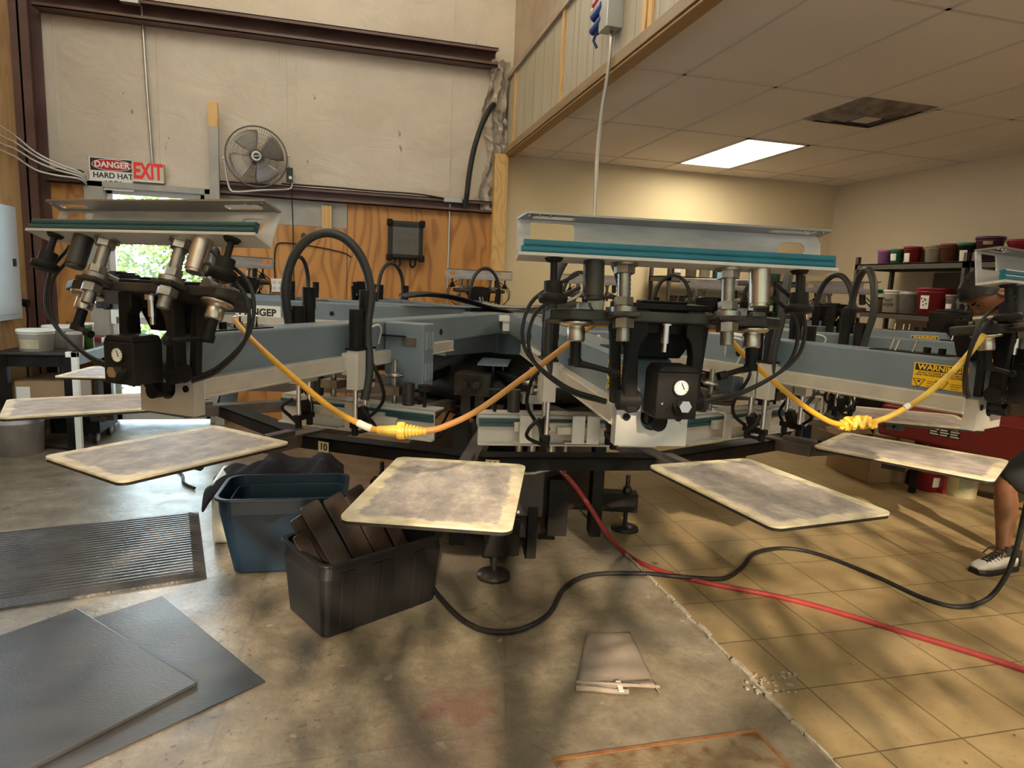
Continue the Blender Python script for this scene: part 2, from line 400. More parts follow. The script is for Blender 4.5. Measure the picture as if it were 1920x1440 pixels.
mat('mat_flat', (0.042,0.041,0.044), 0.38, c2=(0.072,0.066,0.066), scale=2.2, stretch=(1,2.4,1), bump=0.1, rnoise=0.1)
mat('tote_blue', (0.005,0.020,0.042), 0.42); mat('tote_black', (0.009,0.0085,0.009), 0.42, c2=(0.016,0.014,0.0135), scale=4, spec=0.4)
mat('slat_brown', (0.026,0.017,0.014), 0.36, c2=(0.06,0.036,0.026), scale=7, rnoise=0.1)
mat('dark_cloth', (0.022,0.018,0.026), 0.9, bump=0.4, bscale=30)
mat('gray_cloth', (0.33,0.265,0.215), 0.9, c2=(0.26,0.21,0.17), scale=12, bump=0.3, bscale=200)
mat('cardboard', (0.33,0.21,0.115), 0.8, c2=(0.28,0.175,0.09), scale=5)
mat('red_hose', (0.33,0.035,0.035), 0.5, c2=(0.27,0.028,0.03), scale=20)
mat('red_machine', (0.21,0.022,0.022), 0.4, c2=(0.17,0.02,0.02), scale=3)
mat('bucket_white', (0.72,0.68,0.60), 0.45); mat('bucket_gray', (0.36,0.34,0.33), 0.5, c2=(0.48,0.43,0.40), scale=10)
mat('shelf_metal', (0.075,0.066,0.058), 0.45); mat('shelf_board', (0.10,0.075,0.055), 0.7)
mat('galv', (0.42,0.42,0.41), 0.4, 0.7); mat('blue_plug', (0.012,0.03,0.16), 0.5); mat('red_plug', (0.42,0.03,0.03), 0.5)
mat('panel_gray', (0.46,0.50,0.52), 0.4); mat('glass_clear', (0.95,0.98,0.97), 0.02)
mat('diffuser', (1.0,0.93,0.74), 0.5, emit=6.0)
mat('rusty', (0.27,0.20,0.12), 0.6, c2=(0.14,0.065,0.025), scale=13, bump=0.3, lo=0.45, hi=0.68); mat('rust_edge', (0.22,0.085,0.03), 0.7, c2=(0.33,0.14,0.05), scale=20)
mat('plastic_film', (0.50,0.43,0.36), 0.2, c2=(0.34,0.28,0.23), scale=6, bump=0.4, bscale=9, spec=0.6)
mat('skin', (0.21,0.088,0.043), 0.5, c2=(0.17,0.07,0.034), scale=14); mat('hair', (0.016,0.010,0.008), 0.6)
mat('shirt', (0.018,0.017,0.024), 0.85); mat('shorts', (0.012,0.012,0.013), 0.85)
mat('shoe_white', (0.62,0.58,0.54), 0.5); mat('shoe_black', (0.014,0.013,0.014), 0.5)
mat('leaf', (0.10,0.21,0.035), 0.6, c2=(0.25,0.38,0.09), scale=3); mat('yard', (0.62,0.60,0.54), 0.8)
mat('bark', (0.09,0.06,0.04), 0.8)
pallet_mat()
_k = MATS['glass_clear'].node_tree; _tr = _k.nodes.new('ShaderNodeBsdfTransparent'); _gl = _k.nodes.new('ShaderNodeBsdfGlossy'); _gl.inputs['Roughness'].default_value = 0.02
_fr = _k.nodes.new('ShaderNodeFresnel'); _ms = _k.nodes.new('ShaderNodeMixShader'); _k.links.new(_fr.outputs[0], _ms.inputs[0]); _k.links.new(_tr.outputs[0], _ms.inputs[1]); _k.links.new(_gl.outputs[0], _ms.inputs[2])
_k.links.new(_ms.outputs[0], [n for n in _k.nodes if n.type == 'OUTPUT_MATERIAL'][0].inputs[0])
def ink(name, c): return mat('ink_'+name, c, 0.4, c2=tuple(q*0.75 for q in c), scale=12)

# ------------------------------------------------------------------ the room
YB, XL, XS, XR, ZC = 6.60, -2.66, 1.50, 5.45, 2.73
def sbox(name, m, *b, bevel=0.0):
    return struct(MB().box(*b).build(name, MATS[m], bevel=bevel))
sbox('floor', 'concrete', -2.9, 1.478, -1.8, 6.9, -0.12, 0.0)
sbox('floor_tiles', 'floor_tile', 1.478, 5.6, -1.8, 6.8, -0.12, 0.004)
b = MB(); y = -1.0                                              # crumbly grout along the edge of the tiles
while y < 6.5:
    L = random.uniform(0.05, 0.16); w = random.uniform(0.008, 0.026); x = 1.472+random.uniform(-0.008, 0.004)
    b.prism([(x-w/2, y), (x+w/2, y+0.01), (x+w*0.6, y+L*0.6), (x+w*0.3, y+L), (x-w*0.6, y+L*0.9), (x-w*0.4, y+L*0.4)], -0.01, random.uniform(0.006, 0.012)); y += L*random.uniform(0.75, 1.1)
struct(b.build('trim_1', mat('grout', (0.50,0.44,0.36), 0.8, c2=(0.33,0.28,0.22), scale=40)))
b = MB()                                                          # gritty bits where a corner tile has broken out
for i in range(46):
    p = at_z(1400+random.uniform(0, 95), 1262+random.uniform(0, 40), 0.0); r = random.uniform(0.004, 0.013)
    b.cbox((p.x, p.y, 0.006), (r, r*random.uniform(0.6, 1.6), 0.006), (0, 0, random.uniform(0, 3)))
o = tag(b.build('rubble', MATS['grout']), 'pale crumbs of broken tile along the edge of the tan tiles', 'rubble'); o['kind'] = 'stuff'

DX0, DX1, DZ = -2.11, -1.29, 2.12                                # door opening in the back wall
b = MB(); b.box(XL-0.1, DX0-0.02, YB, YB+0.1, 2.16, 5.2); b.box(DX0-0.02, DX1+0.02, YB, YB+0.1, 2.14, 5.2); b.box(DX1+0.02, 1.46, YB, YB+0.1, 2.16, 5.2); b.box(1.46, 1.70, YB, YB+0.1, ZC+0.3, 5.2)
struct(b.build('wall_back', MATS['insulation']))
b = MB()
for x in (-2.45, -1.66, -0.58, -0.50, 0.95): b.box(x-0.004, x+0.004, YB-0.006, YB, 2.2, 5.1)
for x in (-0.66, 1.2): b.box(x-0.02, x+0.02, YB-0.004, YB, 2.2, 5.1)
struct(b.build('trim_2', MATS['insulation']))
b = MB(); b.box(XL-0.1, -2.24, YB-0.02, YB+0.08, 0, 2.16); b.box(-0.03, 1.46, YB-0.02, YB+0.08, 0, 2.16); b.box(-1.24, -0.03, YB-0.015, YB+0.08, 0, 1.90)
struct(b.build('wall_back_lower', MATS['plywood']))
sbox('wall_back_gray_strip', 'painted_gray', -1.24, -0.035, YB-0.02, YB+0.05, 1.90, 2.16)
b = MB()
for x0, x1 in ((-0.035, -0.027), (0.955, 0.962)): b.box(x0, x1, YB-0.022, YB-0.015, 0, 2.14)
struct(b.build('trim_3', MATS['red_iron']))
sbox('wall_left', 'plywood_left', XL-0.1, XL, -1.8, YB+0.1, 0, 9.4)  # unseen upper part raised to keep the sun off the back wall
b = MB(); b.box(XL, XL+0.13, YB-0.24, YB-0.225, 0, 5.2); b.box(XL+0.055, XL+0.07, YB-0.24, YB, 0, 5.2); b.box(XL, XL+0.14, YB-0.03, YB-0.015, 0, 5.2)
struct(b.build('pillar', MATS['red_iron']))
def girt(name, z0, z1, x0, x1, d=0.20):
    b = MB(); t = 0.008
    b.box(x0, x1, YB-d, YB-0.02, z1-t, z1); b.box(x0, x1, YB-0.03, YB-0.02, z0, z1); b.box(x0, x1, YB-d, YB-0.02, z0, z0+t)
    b.box(x0, x1, YB-d, YB-d+t, z1-0.03, z1+0.001); b.box(x0, x1, YB-d, YB-d+t, z0, z0+0.03)
    return struct(b.build(name, MATS['red_iron']))
girt('beam_high', 3.50, 3.66, XL+0.14, 1.36, 0.17)
girt('beam_low', 2.13, 2.245, -1.16, 1.44, 0.10)
girt('beam_low_left', 2.13, 2.245, XL+0.14, DX0-0.15, 0.10)
# lower room on the right: cream and tan walls, dropped ceiling, soffit, post
sbox('wall_back_right', 'cream_wall', 1.46, XR+0.1, YB, YB+0.1, 0, ZC+0.4)
sbox('wall_right', 'tan_wall', XR, XR+0.1, -1.8, YB+0.1, 0, ZC+0.4)
sbox('ceiling', 'ceiling_tile', XS+0.02, XR+0.05, -1.8, YB+0.05, ZC, ZC+0.05)
b = MB()
for k in range(6): x = 1.945+0.633*k; b.box(x-0.012, x+0.012, -1.8, YB, ZC-0.004, ZC+0.002)
for k in range(-3, 4): y = 2.55+1.22*k; b.box(XS+0.02, XR, y-0.012, y+0.012, ZC-0.004, ZC+0.002)
b.box(XS+0.02, XR, YB-0.024, YB, ZC-0.006, ZC); b.box(XR-0.024, XR, -1.8, YB, ZC-0.006, ZC)
struct(b.build('ceiling_grid', MATS['grid_metal']))
sbox('wall_soffit', 'soffit_board', XS, XS+0.10, -1.8, YB+0.02, ZC+0.035, 3.42)
b = MB(); random.seed(3); y = 0.5
while y < 6.5:
    b.box(XS-0.001, XS+0.001, y, y+0.0025, ZC+0.04, 3.38); y += random.choice((0.11, 0.15, 0.2, 0.27))
struct(b.build('trim_4', mat('board_seam', (0.20,0.16,0.12), 0.7)))
for i, y in enumerate((6.22, 4.78, 3.36, 3.29)):
    sbox('trim_%d' % (5+i), 'lumber', XS-0.014, XS, y, y+0.045, ZC+0.035, 3.41)
mat('beam_wood', (0.30,0.21,0.115), 0.6, c2=(0.22,0.15,0.08), scale=5, stretch=(4,0.5,4)); mat('beam_edge', (0.33,0.18,0.06), 0.6)
sbox('trim_9', 'beam_wood', XS-0.03, XS+0.05, -1.8, YB-0.1, ZC-0.028, ZC+0.036, bevel=0.004)
sbox('trim_10', 'beam_edge', XS-0.02, XS+0.06, -1.8, YB-0.1, ZC-0.045, ZC-0.032)
sbox('trim_11', 'old_insulation', XS-0.03, XS+0.10, -1.8, YB, 3.41, 3.45)
sbox('wall_soffit_upper', 'old_insulation', XS+0.05, XS+0.15, -1.8, YB+0.1, 3.44, 5.2)
sbox('pillar_post', 'lumber', 1.37, 1.505, YB-0.16, YB-0.02, 0, ZC-0.03, bevel=0.004)
# crumpled plastic film stuffed into the corner by the post
b = MB(); nz, nx = 34, 9; random.seed(5); vs = []
for j in range(nz):
    z = 2.16+1.42*j/(nz-1)
    for i in range(nx):
        w = 0.15+0.03*math.sin(j*0.37); x = 1.50-w*1.5*(i/(nx-1)) + random.uniform(-0.012, 0.012); y = YB-0.07+0.035*math.sin(i*1.9+j*0.35)+random.uniform(-0.014, 0.014)
        vs.append((min(x, 1.5), min(y, YB-0.005), z))
b.add(vs, [(j*nx+i, j*nx+i+1, (j+1)*nx+i+1, (j+1)*nx+i) for j in range(nz-1) for i in range(nx-1)])
o = b.build('plastic_film', MATS['plastic_film']); o.modifiers.new('thick', 'SOLIDIFY').thickness = 0.002
tag(o, 'crumpled clear plastic film stuffed in the corner above the wood post', 'plastic film')
# the wall behind the camera with its roll-up opening, made extra tall to block the sun
b = MB(); b.box(XL-0.1, -2.0, -1.8, -1.7, 0, 9.4); b.box(4.6, XR+0.1, -1.8, -1.7, 0, 9.4); b.box(-2.0, 4.6, -1.8, -1.7, 2.65, 9.4)
struct(b.build('wall_front', MATS['insulation']))

# exit door with full glass
b = MB(); b.box(-2.26, DX0, YB-0.05, YB+0.12, 0, DZ+0.05); b.box(DX1, -1.24, YB-0.05, YB+0.12, 0, DZ+0.05); b.box(-2.26, -1.24, YB-0.05, YB+0.12, DZ, DZ+0.052)
struct(b.build('trim_12', MATS['painted_gray'], bevel=0.004))
b = MB(); b.box(DX0, DX0+0.05, YB+0.03, YB+0.07, 0.02, DZ); b.box(DX1-0.05, DX1, YB+0.03, YB+0.07, 0.02, DZ); b.box(DX0, DX1, YB+0.03, YB+0.07, DZ-0.045, DZ); b.box(DX0, DX1, YB+0.03, YB+0.07, 0.02, 0.22); b.box(DX0, DX1, YB+0.03, YB+0.07, 0.92, 1.0)
door = struct(b.build('door_1', MATS['white_frame'], bevel=0.003))
pane = MB().box(DX0+0.05, DX1-0.05, YB+0.047, YB+0.053, 0.22, DZ-0.045).build('pane', MATS['glass_clear'], door)
MB().box(DX0+0.10, DX1-0.10, YB-0.005, YB+0.03, 1.0, 1.04).build('push_bar', MATS['aluminium'], door, bevel=0.004)
# outside the door: pale yard and a hedge
sbox('yard_ground', 'yard', -9, 6, YB+0.12, 22, -0.12, -0.02)
random.seed(11); b = MB()
for i in range(9500):
    x = random.uniform(-4.2, 0.6); y = 9.2+random.uniform(0, 0.7); z = random.random()**0.6*2.45
    if z > 1.95 and random.random() < 0.8: continue
    a, c_, s_ = random.uniform(0, 6.28), random.uniform(-0.8, 0.8), random.uniform(0.035, 0.075)
    M = Matrix.Translation((x, y, max(z, 0.05))) @ Euler((random.uniform(0.6, 2.4), c_, a)).to_matrix().to_4x4()
    b.add([(-s_, 0, 0), (0, -s_*0.45, 0.01), (s_, 0, 0), (0, s_*0.45, 0.01)], [(0,1,2,3)], False, M)
o = tag(b.build('hedge', MATS['leaf']), 'sunlit green hedge seen through the glass exit door', 'hedge'); o['kind'] = 'stuff'
# tree in front of the roll-up opening, behind the camera: its crown dapples the floor
random.seed(21); b = MB(); sdn = -sd; e1 = Vector((math.cos(SUN_AZ), -math.sin(SUN_AZ), 0)); e2 = sdn.cross(e1)
if e2.z < 0: e2 = -e2
b.m = 1; base = Vector((0.60, 2.1, 0))+Vector((-math.sin(SUN_AZ), -math.cos(SUN_AZ), 0))*9.5
b.tube([base+Vector((0,0,-0.1)), base+Vector((0.02,0,2)), base+Vector((-0.03,0,4)), base+Vector((0.05,0,6))], 0.07, n=8)
for (dx, z0, dz) in ((2.6, 4.2, 1.9), (-1.8, 4.5, 1.6), (1.9, 5.0, 0.9), (3.8, 4.0, 0.8), (-2.6, 4.0, 2.0)):
    b.tube([base+Vector((0,0,z0)), base+Vector((dx*0.5,0.1,z0+dz*0.6)), base+Vector((dx,0,z0+dz))], 0.045, n=6)
b.m = 0
ctr = Vector((1.3, 2.4, 0)) + sdn*10.6
for i in range(330):
    c = ctr + e1*random.uniform(-4.2, 4.0) + e2*random.uniform(-1.7, 1.5) + sdn*random.uniform(-0.6, 0.6)
    n = random.randint(5, 13); sp = random.uniform(0.06, 0.16)
    for j in range(n):
        q = c + Vector((random.gauss(0, sp), random.gauss(0, sp), random.gauss(0, sp*0.6)))
        s_ = random.uniform(0.05, 0.12); M = Matrix.Translation(q) @ Euler((random.uniform(0, 3), random.uniform(0, 3), random.uniform(0, 3))).to_matrix().to_4x4()
        b.add([(-s_, 0, 0), (0, -s_*0.5, 0.01), (s_, 0, 0), (0, s_*0.5, 0.01)], [(0,1,2,3)], False, M)
o = tag(b.build('tree', [MATS['leaf'], MATS['bark']]), 'leafy tree outside the open roll-up door, dappling the floor with shade', 'tree'); o['kind'] = 'structure'

# ------------------------------------------------------------------ the press: fixed frame with its print arms
HUB = Vector((0.905, 3.639, 0.0)); STEP = 360.0/14; PHI0 = 7.8; PAL0 = 8.8
def ang(phi): return R(phi)-YAW-R(90)                           # local +x = outward, +y = sideways, +z = up
press = empty('screen_printing_press', HUB)
tag(press, 'big blue-grey carousel screen printing press filling the shop floor', 'printing press')

# base: column, housing, four legs on levelling feet
b = MB(); b.cyl((0,0,0.10), (0,0,0.80), 0.20, n=28); b.lathe([(0.0,0.80),(0.34,0.80),(0.36,0.77),(0.36,0.70),(0.2,0.68)], n=28)
pb = b.build('base', MATS['black_steel'], press)
b = MB()
b.prism([(0.60*math.cos(R(45*i+6)), 0.60*math.sin(R(45*i+6))) for i in range(8)], 0.25, 0.50)
b.prism([(0.40*math.cos(R(45*i+6)), 0.40*math.sin(R(45*i+6))) for i in range(8)], 0.06, 0.25)
b.build('housing', mat('housing_brown', (0.040,0.028,0.021), 0.5, c2=(0.022,0.017,0.014), scale=6), pb, bevel=0.004)
for a in (-16.3, 73.7, 163.7, 253.7):
    M = Matrix.Rotation(R(a-90), 4, 'Z'); b = MB(M)
    b.box(0.3, 0.80, -0.05, 0.05, 0.125, 0.235)
    leg = b.build('leg', MATS['black_steel'], pb, bevel=0.004)
    b = MB(M); b.cyl((0.74,0,0.02), (0.74,0,0.34), 0.013, n=12); b.cyl((0.74,0,0.235), (0.74,0,0.265), 0.026, n=6, smooth=False)
    b.cyl((0.74,0,0.265), (0.74,0,0.275), 0.018, n=16); b.build('levelling_bolt', MATS['dark_steel'], pb)
    b = MB(M); b.lathe([(0.0,0.0),(0.085,0.0),(0.08,0.02),(0.03,0.035),(0.0,0.036)], c=(0.74,0,0)); b.build('foot', MATS['dark_steel'], pb)
b = MB(Matrix.Rotation(ang(3.5), 4, 'Z'))                          # black uprights and boxes at the near side of the base
b.box(0.50, 0.585, 0.10, 0.15, 0.03, 0.30); b.box(0.52, 0.60, -0.30, -0.22, 0.10, 0.76); b.box(0.46, 0.60, 0.20, 0.30, 0.16, 0.46)
b.box(0.40, 0.50, 0.44, 0.50, 0.12, 0.78); b.box(0.46, 0.6, -0.12, 0.06, 0.05, 0.25)
b.build('bracket', MATS['black_steel'], pb, bevel=0.003)
b = MB(Matrix.Rotation(ang(24), 4, 'Z'))
b.m = 0
for (x, y, z0, z1, r) in ((0.56, -0.10, 0.52, 0.74, 0.022), (0.58, 0.0, 0.55, 0.76, 0.026), (0.55, 0.10, 0.46, 0.70, 0.016), (0.62, -0.2, 0.60, 0.72, 0.018)): b.cyl((x,y,z0), (x,y,z1), r, n=14)
b.tube([(0.5,-0.3,0.47), (0.6,-0.1,0.49), (0.6,0.2,0.53)], 0.010, n=8)
b.build('air_cylinder', MATS['steel'], pb)
b = MB(Matrix.Rotation(ang(12), 4, 'Z'))
for (x, y, z, w) in ((0.598,-0.08,0.430,0.026), (0.598,0.13,0.405,0.024), (0.600,-0.05,0.28,0.012), (0.52,-0.13,0.68,0.03)): b.box(x, x+0.006, y, y+w, z, z+w*1.1)
b.build('tag', MATS['label_white'], pb)
random.seed(4); b = MB()
for i in range(16):
    a = R(random.uniform(0, 360)); a2 = a+random.uniform(0.2, 0.8); r1, r2 = random.uniform(0.3, 0.55), random.uniform(0.45, 0.75)
    b.tube([(r1*math.cos(a), r1*math.sin(a), 0.75), (r2*math.cos((a+a2)/2), r2*math.sin((a+a2)/2), random.uniform(0.55, 0.7)), (r1*math.cos(a2), r1*math.sin(a2), 0.76)], 0.007, n=7, samples=7)
b.build('hose', MATS['rubber'], pb)

# hub: octagonal frame, dark sheet and white papers on it
b = MB()
b.prism([(0.30*math.cos(R(45*i+10)), 0.30*math.sin(R(45*i+10))) for i in range(8)], 1.165, 1.268)
b.cyl((0,0,0.80), (0,0,1.17), 0.12, n=24)
hub = b.build('hub', MATS['blue_paint'], press, bevel=0.004)
b = MB(); b.lathe([(0,0.845),(0.60,0.845),(0.60,0.93),(0.50,0.99),(0.36,1.04),(0,1.04)], n=40); b.build('index_drum', MATS['black_steel'], press)
b = MB(); vs = []; fs = []
for j in range(9):
    for i in range(17):
        x = -0.62+1.16*i/16; y = -0.05+0.42*j/8; z = 1.30+0.035*math.sin(i*0.5+0.4)+0.012*math.sin(j*0.9+i*0.4)+0.02*(i < 9)
        vs.append((x, y, z))
b.add(vs, [(j*17+i, j*17+i+1, (j+1)*17+i+1, (j+1)*17+i) for j in range(8) for i in range(16)], True)
o = b.build('cover_sheet', MATS['rubber'], hub); o.modifiers.new('thick', 'SOLIDIFY').thickness = 0.006
b = MB(Matrix.Rotation(ang(-2), 4, 'Z')); b.box(0.33, 0.334, -0.03, 0.06, 1.185, 1.268); b.box(0.34, 0.344, -0.055, 0.03, 1.235, 1.268); b.build('paper', MATS['label_white'], hub)
b = MB(Matrix.Rotation(ang(-3), 4, 'Z')); b.box(0.30, 0.62, -0.12, 0.03, 1.03, 1.04); b.cyl((0.5,-0.05,0.90), (0.5,-0.05,1.03), 0.004, n=8); b.cyl((0.5,0.0,0.90), (0.5,0.0,1.03), 0.004, n=8); b.build('shelf_plate', MATS['blue_paint'], hub)
b = MB(Matrix.Rotation(ang(-9), 4, 'Z'))
for y in (-0.10, -0.04): b.cyl((0.66, y, 0.94), (0.71, y, 0.94), 0.018, n=16)
b.box(0.52, 0.66, -0.16, 0.02, 0.88, 0.99); b.box(0.56, 0.64, -0.13, -0.08, 0.78, 0.9); b.box(0.56, 0.64, -0.06, -0.01, 0.78, 0.9)
b.build('valve_block', MATS['dark_steel'], hub, bevel=0.003)
for phi in (PHI0-2*STEP+8, PHI0-3*STEP):                          # short open stubs where two arms are left out
    b = MB(Matrix.Rotation(ang(phi), 4, 'Z')); t = 0.006; r1 = 0.62 if phi > -50 else 0.48
    b.box(0.2, r1, -0.055, 0.055, 1.175-t, 1.175); b.box(0.2, r1, -0.055, 0.055, 1.06, 1.06+t); b.box(0.2, r1, -0.055, -0.055+t, 1.06, 1.175); b.box(0.2, r1, 0.055-t, 0.055, 1.06, 1.175)
    b.build('arm_stub', MATS['blue_paint'], press, bevel=0.003)
random.seed(14); b = MB()
for i in range(10):                                                # dark cross bars and trunking between the arms
    a = R(36*i+5); b.cbox((0.62*math.cos(a), 0.62*math.sin(a), 0.97), (0.55, 0.04, 0.05), (0, 0, a+0.4))
b.build('cross_bar', MATS['black_steel'], hub, bevel=0.003)

def make_head():
    """one print arm (proto in its own frame): tube, rails, end block, control box, raised outer frame holder, squeegee carriage, inner holder"""
    b = MB(); b.prism([(0.26, 1.170), (2.30, 1.170), (2.44, 1.170), (2.44, 1.20), (2.36, 1.278), (0.26, 1.278)], -0.052, 0.052, 'y')
    arm = b.build('print_arm', MATS['blue_paint'], press, bevel=0.007, seg=3)
    b = MB()
    for (x, s) in ((1.05, 1), (1.62, 1), (1.05, -1), (1.62, -1)): b.cyl((x, s*0.050, 1.215), (x, s*0.0535, 1.215), 0.014, n=14)
    b.build('port', MATS['black_steel'], arm)
    for s in (-1, 1):
        b = MB(); b.box(0.98, 2.378, s*0.040, s*0.082, 1.130, 1.177); b.box(0.98, 2.378, s*0.082, s*0.087, 1.133, 1.138)
        b.build('rail', MATS['rail'], arm, bevel=0.002)
    # cast end block with its half-round notch
    out = [(-0.08, 1.092), (0.08, 1.092), (0.08, 1.175), (0.026, 1.175)] + [(0.026*math.cos(R(-180*i/10)), 1.152+0.026*math.sin(R(-180*i/10))) for i in range(11)] + [(-0.026, 1.175), (-0.08, 1.175)]
    b = MB(); b.plate(out, [], 0.032, basis((2.392, 0, 0), (0,1,0), (0,0,1)))
    blk = b.build('end_block', MATS['aluminium'], arm)
    b = MB()
    for s in (-1, 1): b.cyl((2.406, s*0.058, 1.155), (2.411, s*0.058, 1.155), 0.008, n=16)
    b.cyl((2.38, 0.0, 1.150), (2.45, 0.0, 1.150), 0.017, n=18); b.box(2.36, 2.44, -0.022, 0.022, 1.148, 1.172)
    b.build('roller', MATS['black_steel'], blk)
    # control box at the arm's end
    b = MB(); b.box(2.455, 2.53, -0.040, 0.044, 1.176, 1.268); b.prism([(-0.040, 1.268), (0.044, 1.268), (0.034, 1.280), (-0.030, 1.280)], 2.455, 2.53, 'x')
    cb = b.build('control_box', MATS['black_steel'], arm, bevel=0.003)
    b = MB(); b.cyl((2.53, 0.006, 1.240), (2.536, 0.006, 1.240), 0.0165, n=24); b.m = 1; b.cyl((2.536, 0.006, 1.240), (2.537, 0.006, 1.240), 0.0142, n=24)
    b.m = 0; b.cbox((2.5375, 0.009, 1.243), (0.0006, 0.002, 0.014), (R(25), 0, 0))
    for i in range(9):
        a = R(-120+30*i+90); b.cbox((2.5373, 0.006+0.0118*math.cos(a), 1.240+0.0118*math.sin(a)), (0.0006, 0.003, 0.0009), (a, 0, 0))
    g = b.build('pressure_gauge', [MATS['label_black'], MATS['gauge_face']], cb); g['label'] = 'round white dial'
    b = MB(); b.cyl((2.53, 0.010, 1.198), (2.537, 0.010, 1.206), 0.018, n=20); b.m = 1; b.cyl((2.537, 0.010, 1.206), (2.555, 0.010, 1.206), 0.0125, n=6, smooth=False); b.m = 0; b.cyl((2.53, -0.018, 1.195), (2.508, -0.018, 1.195), 0.003, n=8)
    b.build('regulator_knob', [MATS['black_steel'], MATS['chrome']], cb)
    b = MB()
    b.box(2.53, 2.5305, -0.030, -0.026, 1.205, 1.209); b.box(2.53, 2.5305, 0.010, 0.014, 1.168, 1.171); b.build('screw', MATS['steel'], cb)
    # yoke: two bent black side arms that carry the holder, with a second pair behind
    b = MB()
    for s in (-1, 1):
        pl = [(0.050, 1.175), (0.072, 1.172), (0.082, 1.20), (0.080, 1.30), (0.078, 1.385), (0.040, 1.385), (0.040, 1.335), (0.052, 1.32), (0.058, 1.29), (0.054, 1.22)]
        b.prism([(s*y, z) for y, z in pl], 2.425, 2.458, 'x')
        b.cyl((2.44, s*0.046, 1.197), (2.44, s*0.090, 1.197), 0.021, n=18)
        b.prism([(s*0.074, 1.185), (s*0.096, 1.185), (s*0.108, 1.36), (s*0.086, 1.36)], 2.398, 2.415, 'x')
    b.box(2.36, 2.447, -0.088, 0.088, 1.385, 1.398); b.box(2.39, 2.43, -0.05, 0.05, 1.398, 1.404); b.box(2.395, 2.43, -0.078, 0.078, 1.335, 1.388)
    b.prism([(-0.098, 1.385), (0.098, 1.385), (0.088, 1.33), (0.056, 1.282), (-0.056, 1.282), (-0.088, 1.33)], 2.33, 2.395, 'x')
    b.build('yoke', MATS['black_steel'], arm, bevel=0.004)
    b = MB(); b.cyl((2.44, 0.002, 1.355), (2.44, 0.002, 1.372), 0.016, n=16); b.cyl((2.44, 0.002, 1.318), (2.44, 0.002, 1.355), 0.010, n=14); b.cyl((2.44, 0.002, 1.300), (2.44, 0.002, 1.318), 0.007, n=6); b.build('chrome_post', MATS['chrome'], arm)
    return arm
PIV = Vector((2.42, 0, 1.363))
